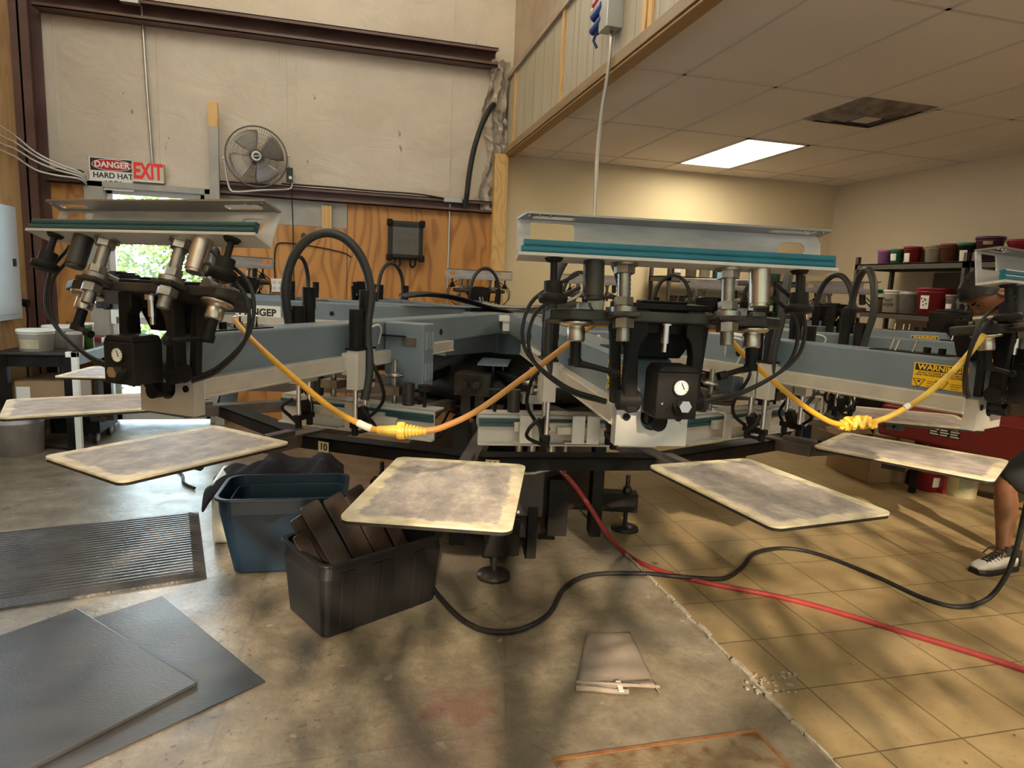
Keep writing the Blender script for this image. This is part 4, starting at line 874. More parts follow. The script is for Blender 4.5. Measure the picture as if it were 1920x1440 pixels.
tag(MB().tube([(-0.62,YB-0.09,2.262), (-0.2,YB-0.11,2.262), (0.2,YB-0.08,2.262), (0.62,YB-0.10,2.262), (0.88,YB-0.11,2.24)], 0.008, n=8, samples=5).build('beam_cable', MATS['rubber']), 'dark cable lying along the top of the low brown beam', 'cable')
tag(MB().tube([at_y(x, y, yy) for x, y, yy in ((926,196,6.50), (917,207,6.44), (903,235,6.40), (890,275,6.38), (881,320,6.38), (876,360,6.38), (873,388,6.42))], 0.026, n=12, samples=8).build('flexible_pipe', MATS['rubber']), 'thick black flexible pipe curving down the plastic film by the post', 'pipe')
# junction box on the soffit and the flexible conduit down to the hub
jb = empty('junction_box', at_x(1148, 20, 1.455)); tag(jb, 'metal junction box with blue and red plugs on the soffit', 'junction box')
MB().box(-0.055, 0.045, -0.065, 0.065, -0.11, 0.24).build('box', MATS['galv'], jb, bevel=0.004)
for (dy, dz, m, n_) in ((0.085, 0.02, 'blue_plug', 0.035), (0.10, -0.05, 'blue_plug', 0.03), (0.09, 0.09, 'red_plug', 0.024), (0.115, 0.07, 'label_white', 0.018)):
    b = MB(); b.cyl((-0.03, 0.05, dz+0.02), (-0.06, dy+0.06, dz-0.02), n_, n_*0.75, n=12); b.tube([(-0.04, dy, dz), (-0.05, dy+0.05, dz-0.07), (-0.03, dy+0.04, dz-0.11)], 0.009, n=7); b.build('plug', MATS[m], jb)
pts = [jb.location+Vector((0, 0, -0.11))]+[at_y(x, y, yy) for x, y, yy in ((1106,525,3.95), (1082,556,3.9), (1040,571,3.85), (990,576,3.78), (940,575,3.74), (905,570,3.72))]
pts[1:1] = [at_x(x, y, 1.45) for x, y in ((1145,80), (1139,140), (1128,210), (1120,280), (1117,340), (1115,395), (1113,470))]
sp = spline([Vector(p) for p in pts], 26); b = MB(); b.tube(sp, 0.0105, n=9, radii=[0.0120 if i % 2 else 0.0098 for i in range(len(sp))])
tag(b.build('flexible_conduit', MATS['conduit']), 'silver flexible conduit hanging from the soffit box down to the press hub', 'conduit')
# ceiling light and dirty vent
cl = empty('ceiling_light', (3.50, 5.60, ZC)); tag(cl, 'bright rectangular light panel in the dropped ceiling', 'ceiling light')
b = MB()
for x0, x1, y0, y1 in ((-0.305,-0.275,-0.61,0.61), (0.275,0.305,-0.61,0.61), (-0.305,0.305,-0.61,-0.58), (-0.305,0.305,0.58,0.61)): b.box(x0, x1, y0, y1, -0.010, 0.0)
b.build('frame', MATS['grid_metal'], cl); MB().box(-0.275, 0.275, -0.58, 0.58, -0.006, -0.002).build('diffuser', MATS['diffuser'], cl)
cv = empty('ceiling_vent', (3.50, 4.03, ZC)); tag(cv, 'square dirty air vent in the dropped ceiling behind the light', 'air vent'); dm = mat('vent_dirt', (0.13,0.10,0.08), 0.8, c2=(0.30,0.25,0.20), scale=7)
MB().box(-0.30, 0.30, -0.30, 0.30, -0.004, -0.0005).build('back_plate', dm, cv)
for w, z in ((0.30, -0.006), (0.225, -0.022), (0.15, -0.030)):
    b = MB(); o_ = w-0.055
    b.add([(-w,-w,z+0.006), (w,-w,z+0.006), (w,w,z+0.006), (-w,w,z+0.006), (-o_,-o_,z-0.018), (o_,-o_,z-0.018), (o_,o_,z-0.018), (-o_,o_,z-0.018)], [(0,1,5,4), (1,2,6,5), (2,3,7,6), (3,0,4,7)])
    o = b.build('vane', dm, cv); o.modifiers.new('t', 'SOLIDIFY').thickness = 0.003
MB().box(-0.07, 0.07, -0.07, 0.07, -0.05, -0.045).build('centre_plate', MATS['grid_metal'], cv)

# ------------------------------------------------------------------ cords of the press
def cord(name, pts, r, m, label, k=8): return tag(MB().tube(pts, r, n=10, samples=k).build(name, MATS[m]), label, 'power cord')
D = [(440,600,1.62), (458,622,1.58), (505,668,1.5), (565,720,1.45), (628,770,1.42), (690,801,1.40)]
yc = empty('extension_cable', at_d(752, 808, 1.39)); tag(yc, 'yellow cord drooping between the two front print heads', 'power cord', 'yellow cords of the press'); L0 = yc.location
MB().tube([at_d(*p)-L0 for p in D]+[at_d(712, 807, 1.395)-L0], 0.0068, n=10, samples=8).build('cord', MATS['yellow_cord'], yc)
MB().tube([at_d(795, 808, 1.39)-L0]+[at_d(*p)-L0 for p in ((830,801,1.40), (895,770,1.43), (975,713,1.47), (1050,657,1.47), (1098,618,1.50), (1118,606,1.52))], 0.0068, n=10, samples=8).build('cord', mat('orange_cord', (0.58,0.27,0.05), 0.5, c2=(0.46,0.20,0.05), scale=14), yc)
dv = (at_d(800, 808, 1.39)-at_d(700, 805, 1.39)).normalized()
b = MB(); q0 = at_d(708, 806, 1.39)-L0
for i in range(9): b.cyl(q0+dv*0.0068*i, q0+dv*(0.0068*i+0.005), 0.0085+0.0006*i, n=14)
b.cyl(q0, q0+dv*0.06, 0.0085, 0.0125, n=14); b.build('plug', MATS['yellow_plug'], yc)
b = MB(); q1 = q0+dv*0.043; b.cyl(q1, q1+dv*0.017, 0.0185, n=18); b.cyl(q1+dv*0.004, q1+dv*0.013, 0.0195, n=12, smooth=False)
for i in range(6): b.cyl(q1+dv*(0.018+0.0075*i), q1+dv*(0.0235+0.0075*i), 0.0145-0.0012*i, n=14)
b.cyl(q1, q1+dv*0.062, 0.014, 0.007, n=14); b.build('socket', MATS['yellow_plug'], yc)
b = MB(); b.tube([at_d(672, 793, 1.405)-L0, at_d(684, 799, 1.40)-L0, at_d(697, 804, 1.398)-L0], 0.0082, n=10); b.build('tag', MATS['label_white'], yc)
yc = empty('extension_cable', at_d(1610, 797, 1.62)); tag(yc, 'yellow cord drooping in front of the red machine with a taped knot', 'power cord', 'yellow cords of the press'); L0 = yc.location
MB().tube([at_d(*p)-L0 for p in ((1112,607,1.52), (1180,612,1.50), (1262,617,1.50), (1340,618,1.50), (1362,628,1.50), (1385,655,1.50), (1440,706,1.53), (1500,756,1.57), (1550,788,1.60), (1580,797,1.61))], 0.0068, n=10, samples=8).build('cord', MATS['yellow_cord'], yc)
MB().tube([at_d(*p)-L0 for p in ((1632,793,1.62), (1672,779,1.62), (1730,745,1.60), (1790,693,1.57), (1832,645,1.55), (1845,628,1.55))], 0.0072, n=10, samples=8).build('cord', MATS['yellow_plug'], yc)
random.seed(8); b = MB()
for i in range(11):
    t = i/10; q = at_d(1577+60*t, 799-6*math.sin(t*3)-t*3, 1.615)-L0; b.cbox(q, (0.012, 0.02+0.014*math.sin(t*3.1), 0.018+0.016*math.sin(t*3.1)), (random.uniform(-.5,.5), random.uniform(-.5,.5), random.uniform(-.5,.5)))
b.build('taped_knot', MATS['yellow_plug'], yc, bevel=0.003)
b = MB(); b.tube([at_d(1696,765,1.612)-L0, at_d(1706,760,1.61)-L0], 0.0078, n=10); b.build('tag', MATS['label_white'], yc)
tag(MB().tube([at_d(*p) for p in ((396,583,1.60), (380,592,1.58), (358,622,1.55), (343,650,1.53), (338,668,1.52), (339,694,1.52))], 0.0068, n=10, samples=8).build('extension_cable', MATS['yellow_cord']), 'short yellow cord end tucked against the left print arm', 'power cord', 'yellow cords of the press')
# air hose and black cable on the floor
pts = [at_y(1052,884,3.02), at_y(1062,893,2.99), at_y(1085,920,2.95)]+[at_y(1110,957,2.93), at_y(1140,1003,2.92)]+[at_z(x, y, 0.014) for x, y in ((1172,1036), (1205,1057), (1270,1080), (1350,1098), (1450,1117), (1550,1142), (1700,1187), (1800,1217), (1920,1256), (2100,1320))]
hz = tag(MB().tube(pts, 0.0125, n=12, samples=10).build('air_hose', MATS['red_hose']), 'red air hose from under the press across the tan tiles', 'hose')
d_ = (Vector(pts[1])-Vector(pts[0])).normalized(); p_ = Vector(pts[0]); MB().cyl(p_-d_*0.02, p_+d_*0.045, 0.014, n=14).build('fitting', MATS['steel'], hz)
pts = [at_z(x, y, 0.0125) for x, y in ((800,1085), (826,1122), (870,1165), (920,1184), (980,1179), (1030,1150), (1060,1102), (1110,1078))]+[at_z(1200,1075,0.014), at_z(1262,1080,0.030), at_z(1310,1084,0.020)]+[at_z(x, y, 0.0125) for x, y in ((1360,1084), (1392,1063), (1415,1038), (1470,1028), (1540,1041), (1640,1080), (1730,1121), (1795,1138))]+[at_y(1850,1124,2.25), at_y(1885,1082,2.22), at_y(1905,1030,2.20), at_y(1918,975,2.18), at_y(1935,900,2.16)]
tag(MB().tube(pts, 0.0115, n=12, samples=10).build('floor_cable', MATS['rubber']), 'thick black cable snaking over the floor and crossing the red hose', 'cable')

# ------------------------------------------------------------------ mats, plate and cloth on the floor
def frame2(c, d):                                                    # origin c, x axis along d, y axis to its left
    d = Vector((d[0], d[1], 0)).normalized(); return basis((c[0], c[1], 0), d, (-d.y, d.x, 0))
Mm = frame2((-0.643, 3.105), (-0.753, -0.185)); b = MB(Mm @ Matrix.Diagonal((1,-1,1,1)))
prof = [(0.0,0.0), (0.004,0.010), (0.05,0.024)]; n = 25
for i in range(n):
    y = 0.06+0.84*i/n; w = 0.84/n; prof += [(y, 0.024), (y+w*0.25, 0.0285), (y+w*0.6, 0.0285), (y+w*0.85, 0.024)]
prof += [(0.91,0.024), (0.956,0.010), (0.96,0.0)]
vs = []
for x, e in ((0.0, 0.0), (0.004, 0.4), (0.055, 1.0), (1.75, 1.0)):
    for y, z in prof: vs.append((x, min(max(y, 0.0), 0.96), z*e if e < 1 else z))
m_ = len(prof); fs = [(j*m_+i, j*m_+i+1, (j+1)*m_+i+1, (j+1)*m_+i) for j in range(3) for i in range(m_-1)]
b.add(vs, fs); tag(b.build('anti_fatigue_mat', MATS['mat_rubber']), 'thick ribbed black mat farthest back at the left', 'floor mat', 'black mats on the left floor')
b = MB(frame2((-0.28, 2.226), (-0.462, -0.330))); b.box(0, 1.7, -0.885, 0.0, 0.0, 0.005); tag(b.build('floor_mat', MATS['mat_flat'], bevel=0.002), 'thin black sheet mat lying under the front left mat', 'floor mat', 'black mats on the left floor')
b = MB(frame2((-0.501, 2.241), (-0.623, -0.592))); b.box(0, 1.8, -0.86, 0.0, 0.0052, 0.018); tag(b.build('floor_mat', MATS['mat_flat'], bevel=0.005), 'smooth black mat lying on top of the front left sheet', 'floor mat', 'black mats on the left floor')
b = MB(); b.box(0.61, 1.315, 1.0, 1.675, 0.0, 0.003); pl = tag(b.build('floor_plate', MATS['rusty']), 'rusty steel plate set on the concrete at the bottom edge', 'floor plate')
b = MB(); b.box(0.605, 1.32, 1.668, 1.680, 0.0, 0.005); b.box(1.308, 1.320, 1.0, 1.680, 0.0, 0.0049); b.build('rim', MATS['rust_edge'], pl)
b = MB(); nx_, ny_ = 16, 22; random.seed(2)                           # folded trousers
FL, FR, NR, NL = Vector((0.965,2.335)), Vector((1.15,2.32)), Vector((1.085,1.915)), Vector((0.795,1.995))
def cloth(u, v): return FL.lerp(FR, u).lerp(NL.lerp(NR, u), v)
vs = []
for j in range(ny_):
    for i in range(nx_):
        u, v = i/(nx_-1), j/(ny_-1); p = cloth(u, v); z = 0.010+0.006*math.sin(6*u+9*v)*v+0.004*math.sin(17*v+3*u)
        if v > 0.9: z += 0.010
        if u in (0, 1) or v == 0: z = 0.002
        vs.append((p.x, p.y, max(z, 0.002)))
b.add(vs, [(j*nx_+i, j*nx_+i+1, (j+1)*nx_+i+1, (j+1)*nx_+i) for j in range(ny_-1) for i in range(nx_-1)], True)
o = b.build('folded_trousers', MATS['gray_cloth']); o.modifiers.new('t', 'SOLIDIFY').thickness = 0.004; tag(o, 'folded gray-beige trousers lying on the concrete floor', 'trousers')
b = MB(); wb = [cloth(u, 1.02) for u in (0.0, 0.2, 0.45, 0.62)]
b.tube([(p.x, p.y-0.004, 0.012+0.003*math.sin(i*2)) for i, p in enumerate(wb)], 0.010, n=8, samples=5); b.tube([(cloth(u, 0.98).x, cloth(u, 0.98).y, 0.024) for u in (0.0, 0.25, 0.5, 0.8, 1.0)], 0.006, n=8, samples=5); b.build('waistband', MATS['gray_cloth'], o)
p = cloth(0.52, 1.0); MB().cbox((p.x, p.y, 0.022), (0.018, 0.06, 0.004), (0, 0, -0.2)).build('belt_loop', MATS['label_white'], o)

# ------------------------------------------------------------------ totes and bars
def tote(name, c, rz, base, rim, h, r, m, t=0.006, lip=0.022):
    b = MB(Matrix.Translation((c[0], c[1], c[2])) @ Matrix.Rotation(rz, 4, 'Z'))
    def loop(w, d, z, rr): return [(x, y, z) for x, y in rrect(-w/2, w/2, -d/2, d/2, rr, 6)]
    L = [loop(base[0]-0.03, base[1]-0.03, 0.0, r*0.5), loop(base[0], base[1], 0.012, r*0.6), loop(base[0]*0.2+rim[0]*0.8-0.01, base[1]*0.2+rim[1]*0.8-0.01, h*0.8, r*0.9), loop(rim[0]-lip*1.3, rim[1]-lip*1.3, h-0.012, r), loop(rim[0], rim[1], h-0.012, r+lip*0.3), loop(rim[0], rim[1], h, r+lip*0.3), loop(rim[0]-lip*1.6, rim[1]-lip*1.6, h, r), loop(base[0]-2*t, base[1]-2*t, 0.018, r*0.6)]
    n = len(L[0]); vs = [q for l in L for q in l]
    fs = [(j*n+i, j*n+(i+1) % n, (j+1)*n+(i+1) % n, (j+1)*n+i) for j in range(len(L)-1) for i in range(n)]
    b.add(vs, fs, False); b.add(L[0], [tuple(range(n-1, -1, -1))]); b.add(L[-1], [tuple(range(n))])
    return b.build(name, MATS[m], bevel=0.002)
tag(tote('storage_tote', (-0.30, 3.24, 0), R(-2), (0.46, 0.25), (0.60, 0.41), 0.40, 0.07, 'tote_blue'), 'blue plastic tote behind the black bin, outer one of the nested pair', 'tote', 'nested blue totes')
tag(tote('storage_tote', (-0.285, 3.235, 0.025), R(-2), (0.41, 0.20), (0.525, 0.335), 0.335, 0.06, 'tote_blue', lip=0.012), 'blue plastic tote nested inside the other blue tote', 'tote', 'nested blue totes')
bin_ = tag(tote('plastic_bin', (0.067, 2.737, 0), R(29), (0.545, 0.33), (0.60, 0.41), 0.325, 0.05, 'tote_black', lip=0.028), 'black plastic bin full of brown bars under the front pallet', 'bin')
for sx, sy, w in ((-0.18, -1, 0.03), (0.0, -1, 0.03), (0.16, -1, 0.03), (-0.05, -1, 0.02)):
    M = Matrix.Translation((0.067, 2.737, 0)) @ Matrix.Rotation(R(29), 4, 'Z'); b = MB(M); b.add([(sx-w, -0.170, 0.02), (sx+w, -0.170, 0.02), (sx+w, -0.197, 0.28), (sx-w, -0.197, 0.28), (sx-w, -0.155, 0.02), (sx+w, -0.155, 0.02), (sx+w, -0.18, 0.28), (sx-w, -0.18, 0.28)], [(0,1,2,3), (0,4,5,1), (1,5,6,2), (2,6,7,3), (3,7,4,0)]); b.build('rib', MATS['tote_black'], bin_, bevel=0.004)
# flood bars standing in the black bin, in the bin's own frame (u along its length, v across)
bars = [(-.150,-.285,-.105,.035,.385,.030), (-.105,-.265,-.085,.085,.44,.042), (-.050,-.215,-.118,.090,.485,.049), (.055,-.100,-.100,.105,.492,.050), (.158,.008,-.085,.120,.505,.048), (.240,.112,-.110,.080,.455,.034)]
bl = ['first brown bar from the left in the black bin', 'second brown bar from the left in the black bin', 'third brown bar from the left, most upright and worn, in the black bin', 'fourth brown bar from the left in the black bin', 'fifth brown bar from the left, half under the front pallet corner', 'sixth brown bar from the left, mostly under the front pallet']
BM = Matrix.Translation((0.067, 2.737, 0)) @ Matrix.Rotation(R(29), 4, 'Z')
for i, (ub, ut, vb, vt, zt, w) in enumerate(bars):
    B_, T_ = BM @ Vector((ub, vb, 0.05)), BM @ Vector((ut, vt, zt)); ez = (T_-B_).normalized(); L = (T_-B_).length
    xx = BM.to_3x3() @ Vector((1, 0.10, 0)); xx = (xx-ez*xx.dot(ez)).normalized(); b = MB(basis(B_, xx, ez))
    out = [(-w, 0), (w, 0)]+[(w*0.72+0.28*w*math.cos(R(a)), L-0.3*w+0.28*w*math.sin(R(a))) for a in (0,30,60,90)]+[(-w*0.72+0.28*w*math.cos(R(a)), L-0.3*w+0.28*w*math.sin(R(a))) for a in (90,120,150,180)]
    b.prism(out, -0.006, 0.006)
    o = b.build('flood_bar', MATS['slat_brown'], bevel=0.003); tag(o, bl[i], 'bar', 'brown bars in the black bin')
    b = MB(basis(B_, xx, ez)); b.prism([(w*0.72, 0.0), (w*0.86, 0.0), (w*0.86, L-0.10), (w*0.72, L-0.10)], -0.0066, -0.006); b.build('worn_edge', MATS['rusty'], o)
b = MB(); b.box(-0.70, -0.10, 3.52, 3.86, 0.0, 0.34); tag(b.build('storage_bin', MATS['bucket_white'], bevel=0.02, seg=3), 'pale plastic bin under the pile of dark clothes behind the blue totes', 'bin')
random.seed(12); b = MB(); nu, nv = 40, 26; vs = []
for j in range(nv):
    for i in range(nu):
        u, v = i/(nu-1), j/(nv-1); x = -0.745+0.72*u; y = 3.48+0.42*v; e = min(u, 1-u)*5; e2 = min(v, 1-v)*5
        z = 0.365+0.035*math.sin(x*13+y*9)*math.sin(y*15+x*5)+0.016*math.sin(x*31+1.5*math.sin(y*20))*math.sin(y*23+1)+0.06*math.exp(-((u-0.86)/0.08)**2)+0.03*math.exp(-((u-0.42)/0.10)**2)
        z -= 0.09*max(0, 1-e)**2*(1.0 if u < 0.5 else 0.6)+0.08*max(0, 1-e2)**2; vs.append((x, y, z))
b.add(vs, [(j*nu+i, j*nu+i+1, (j+1)*nu+i+1, (j+1)*nu+i) for j in range(nv-1) for i in range(nu-1)], True)
o = b.build('clothes_pile', MATS['dark_cloth']); o.modifiers.new('t', 'SOLIDIFY').thickness = 0.02; s_ = o.modifiers.new('s', 'SUBSURF'); s_.levels = s_.render_levels = 2
tag(o, 'pile of dark clothes heaped behind the blue totes', 'clothes'); o['kind'] = 'stuff'

# ------------------------------------------------------------------ buckets, shelves, boxes
def bucket(name, loc, r0, r1, h, m, label, cat='bucket', lid=None, sticker=None, group=None, handle=False, n=26, rz=0.0, writing=None):
    e = empty(name, loc, rz); tag(e, label, cat, group)
    b = MB(); b.lathe([(0,0),(r0,0),(r0+(r1-r0)*0.85, h*0.85),(r1+0.004, h*0.86),(r1+0.004, h*0.89),(r1, h*0.90),(r1, h*0.985),(r1-0.004, h),(r1-0.008, h*0.985),(r0-0.004, 0.01),(0,0.01)], n=n); b.build('body', MATS[m], e)
    if lid:
        b = MB(); b.lathe([(0,h+0.004),(r1-0.012,h+0.004),(r1-0.010,h+0.010),(r1+0.004,h+0.010),(r1+0.007,h+0.004),(r1+0.007,h-0.012),(r1,h-0.012)], n=n); b.build('lid', MATS[lid], e)
    if sticker:
        m2, a0, a1, f0, f1 = sticker; b = MB(); vs = []; k = 7
        for j in (f0, f1):
            rr = r0+(r1-r0)*j+0.0012
            for i in range(k): a = R(a0+(a1-a0)*i/(k-1)); vs.append((rr*math.cos(a), rr*math.sin(a), h*j))
        b.add(vs, [(i, i+1, k+i+1, k+i) for i in range(k-1)], True); b.build('sticker', MATS[m2], e)
    if writing:
        txts, size, a0 = writing
        b = MB()
        for i, t_ in enumerate(txts):
            f = 0.58-0.2*i; rr = r0+(r1-r0)*f+0.004; a = R(a0); M = Matrix.Translation((rr*math.cos(a), rr*math.sin(a), h*f)) @ basis((0,0,0), (-math.sin(a), math.cos(a), 0), (0,0,1)); b.text(t_, size, M, 0.001, 0.0002, 0.9)
        b.build('writing', MATS['label_black'], e)
    if handle:
        b = MB(); b.tube([(r1*math.cos(R(a)), r1*math.sin(R(a))*0.3-r1*0.98*math.sin(R(a))*0.9, h*0.9-0.5*h*math.sin(R(a))) for a in range(0, 181, 15)], 0.003, n=6); b.build('handle', MATS['steel'], e)
    return e
# ink shelves along the tan wall
XF = 4.90
def shelf_unit(y0, y1, x0, x1, levels, label, along='y', ztop=1.86):
    e = empty('metal_shelf', ((x0+x1)/2, (y0+y1)/2, 0)); tag(e, label, 'shelf', None); ox, oy = e.location.x, e.location.y
    for x in (x0, x1-0.035):
        for y in (y0, y1-0.035):
            b = MB(); b.box(x-ox, x-ox+0.035, y-oy, y-oy+0.004, 0, ztop); b.box(x-ox, x-ox+0.004, y-oy, y-oy+0.035, 0, ztop); b.build('post', MATS['shelf_metal'], e)
    for z in levels:
        b = MB(); b.box(x0-ox, x1-ox, y0-oy, y1-oy, z-0.012, z); s_ = b.build('shelf', MATS['shelf_board'], e)
        b = MB(); b.box(x0-ox, x0-ox+0.012, y0-oy, y1-oy, z-0.055, z); b.box(x1-ox-0.012, x1-ox, y0-oy, y1-oy, z-0.055, z); b.box(x0-ox, x1-ox, y0-oy, y0-oy+0.012, z-0.055, z); b.box(x0-ox, x1-ox, y1-oy-0.012, y1-oy, z-0.055, z); b.build('rail', MATS['shelf_metal'], e, bevel=0.002)
    return e
ZS = (0.35, 0.86, 1.335, 1.79)
sh_far = shelf_unit(4.33, 5.55, XF, XF+0.46, ZS, 'dark metal shelf of ink buckets along the tan wall, farther one')
shelf_unit(3.05, 4.29, XF, XF+0.46, ZS, 'dark metal shelf along the tan wall, nearer one behind the bending person')
b = MB(); b.box(XF+0.40, XF+0.42, 4.34, 5.0, 0.87, 1.72); b.v = [v-Vector(sh_far.location) for v in b.v]; b.build('back_panel', MATS['shelf_board'], sh_far)
def on_shelf(px, z, X): d = at_x(px, 500, X); return (X, d.y, z+0.001)
ink('pink', (0.42,0.17,0.40)); ink('green', (0.05,0.20,0.13)); ink('red', (0.30,0.022,0.03)); ink('beige', (0.50,0.42,0.28)); ink('olive', (0.34,0.33,0.24)); ink('rust', (0.17,0.06,0.035)); ink('dark', (0.014,0.028,0.026)); ink('purple', (0.10,0.035,0.065)); ink('yellow', (0.45,0.30,0.08)); ink('clear', (0.34,0.31,0.29)); ink('cream', (0.62,0.56,0.36)); ink('lime', (0.10,0.22,0.04)); ink('tealink', (0.03,0.24,0.24)); ink('blue', (0.02,0.04,0.14))
g = 'ink buckets on the top shelf'
for px, X, r, h, m, lid, st, lab in (
    (1657, 5.06, 0.066, 0.13, 'ink_pink', 'ink_pink', None, 'lilac pink ink bucket, first on the top shelf'),
    (1680, 5.06, 0.062, 0.13, 'ink_green', 'ink_green', ('label_white', 150, 215, 0.25, 0.75), 'green ink bucket with a white label on the top shelf'),
    (1708, 5.06, 0.074, 0.145, 'ink_red', 'ink_red', ('label_white', 150, 205, 0.1, 0.65), 'red ink bucket with a white label on the top shelf'),
    (1727, 5.22, 0.07, 0.15, 'ink_beige', None, None, 'beige ink bucket half hidden behind the red one on the top shelf'),
    (1748, 5.06, 0.075, 0.145, 'ink_beige', 'ink_olive', None, 'cream ink bucket with a gray-green lid on the top shelf'),
    (1778, 5.06, 0.078, 0.15, 'ink_rust', 'ink_rust', None, 'rust brown ink bucket on the top shelf'),
    (1812, 5.06, 0.080, 0.15, 'ink_dark', 'ink_green', ('label_white', 165, 215, 0.05, 0.65), 'near-black ink bucket with a white label on the top shelf')):
    bucket('ink_bucket', on_shelf(px, ZS[3], X), r*0.82, r, h, m, lab, lid=lid, sticker=st, group=g)
bucket('ink_bucket', on_shelf(1850, ZS[3], 5.06), 0.080, 0.098, 0.19, 'ink_purple', 'big dark purple ink bucket at the near end of the top shelf', lid='ink_purple', sticker=('ink_yellow', 190, 230, 0.7, 0.85), group=g)
bucket('ink_bucket', on_shelf(1912, ZS[3], 5.06), 0.085, 0.10, 0.15, 'ink_red', 'dark bucket with a red lid at the right end of the top shelf', lid='ink_red', group=g)
g = 'ink buckets on the second shelf'
bucket('ink_jar', on_shelf(1655, ZS[2], 5.02), 0.05, 0.055, 0.13, 'ink_yellow', 'small yellow-brown jar on the second shelf behind the hose loop', 'jar', lid='ink_dark', group=g)
bucket('ink_bucket', on_shelf(1682, ZS[2], 5.02), 0.078, 0.085, 0.20, 'bucket_white', 'white bucket with black handwriting on the second shelf', lid='bucket_white', group=g, writing=(('Pearl', 'Purple'), 0.055, 195))
bucket('ink_bucket', on_shelf(1716, ZS[2], 5.04), 0.085, 0.098, 0.20, 'ink_clear', 'translucent gray bucket between the white and red ones on the second shelf', group=g)
bk = bucket('ink_bucket', on_shelf(1761, ZS[2], 5.04), 0.125, 0.138, 0.225, 'ink_red', 'big red bucket with a white label on the second shelf', lid='ink_red', sticker=('label_white', 172, 205, 0.22, 0.74), group=g, n=34)
b = MB()
for a, f in ((178, 0.62), (184, 0.5), (190, 0.6), (197, 0.42), (186, 0.36), (194, 0.56)): rr = 0.125+0.013*f+0.003; b.cbox((rr*math.cos(R(a)), rr*math.sin(R(a)), 0.225*f), (0.002, 0.012, 0.012), (0.6, 0, R(a)))
b.build('print', MATS['ink_dark'], bk)
bucket('ink_jar', on_shelf(1795, ZS[2], 4.98), 0.045, 0.048, 0.17, 'ink_clear', 'gray jar with a pale label at the near post of the second shelf', 'jar', lid='ink_clear', sticker=('label_white', 160, 220, 0.35, 0.6), group=g)
# second shelf behind the press, against the cream wall
shelf_unit(6.10, 6.55, 3.15, 4.75, (0.3, 0.8, 1.24, 1.60), 'dark metal shelf of bottles against the cream back wall', ztop=1.80)
random.seed(31); names = ['brown', 'white', 'teal', 'dark green', 'black', 'gray', 'red', 'cream']
sp2 = [(3.32,1.60,'ink_rust'), (3.50,1.60,'ink_clear'), (3.66,1.60,'bucket_white'), (3.82,1.60,'ink_tealink'), (4.02,1.60,'ink_dark'), (4.28,1.60,'label_white'), (4.52,1.60,'ink_green'), (3.30,1.24,'ink_rust'), (3.46,1.24,'bucket_white'), (3.63,1.24,'bucket_white'), (3.82,1.24,'ink_pink'), (4.08,1.24,'ink_cream'), (4.24,1.24,'ink_tealink'), (4.47,1.24,'ink_lime'), (4.62,1.24,'ink_green')]
lb2 = ['brown bottle at the left end of the upper back shelf', 'gray bottle second on the upper back shelf', 'white bottle third on the upper back shelf', 'teal bottle on the upper back shelf', 'black bottle on the upper back shelf', 'white tub right of the black bottle on the upper back shelf', 'green bottle at the right end of the upper back shelf',
 'brown jar at the left end of the lower back shelf', 'white jar second on the lower back shelf', 'white jar third on the lower back shelf', 'pink tub on the lower back shelf', 'cream jar right of the pink tub on the lower back shelf', 'teal jar on the lower back shelf', 'lime green bottle on the lower back shelf', 'dark green bottle at the right end of the lower back shelf']
for (x, z, m), l in zip(sp2, lb2): bucket('ink_bottle', (x, 6.28, z+0.001), 0.055, 0.06, 0.15+0.05*(z > 1.5)*random.random(), m, l, 'bottle', lid=random.choice(('label_white', 'ink_dark', m)), sticker=random.choice((None, ('label_white', 230, 310, 0.25, 0.65))), group='bottles on the back shelf', n=18)

# red machine with its black end behind the right arms
rm = empty('red_machine', (4.02, 4.10, 0.004), R(-70)); tag(rm, 'low red machine with a black end box behind the right-hand pallets', 'machine')
b = MB(); b.prism([(0.0,0.42),(0.02,0.40),(0.42,0.40),(0.42,0.66),(0.12,0.685),(0.0,0.635)], 0.0, 1.55, 'x'); b.build('body', MATS['red_machine'], rm, bevel=0.006)
b = MB(); b.prism([(-0.03,0.47),(0.44,0.47),(0.44,0.71),(0.08,0.73),(-0.02,0.665)], -0.42, 0.0, 'x'); eb = b.build('end_box', MATS['black_steel'], rm, bevel=0.008)
for x in (-0.38, -0.05): MB().cyl((x, -0.040, 0.51), (x, -0.025, 0.51), 0.014, n=16).build('button', MATS['steel'], eb)
MB().box(-0.42, 0.0, 0.08, 0.44, 0.728, 0.745).build('top_plate', MATS['dark_steel'], eb)
b = MB(); w_, h_ = 0.20, 0.095; M = basis((0.46, -0.001, 0.525), (1,0,0), (0,0,1)); b.box(-w_/2, w_/2, -h_/2, h_/2, 0, 0.001, M); b.m = 1
for i in range(5):
    for j in range(3): x = -w_/2+0.006+j*w_/3; b.box(x, x+w_/3-0.01*(1+(i+j) % 2), h_/2-0.017-0.018*i, h_/2-0.008-0.018*i, 0.001, 0.0015, M)
b.build('label_plate', [MATS['label_black'], MATS['label_white']], rm)
for x, y in ((0.28, 0.05), (0.28, 0.37), (1.45, 0.05), (1.45, 0.37)): MB().box(x-0.02, x+0.02, y-0.02, y+0.02, 0.0, 0.41).build('leg', MATS['black_steel'], rm)

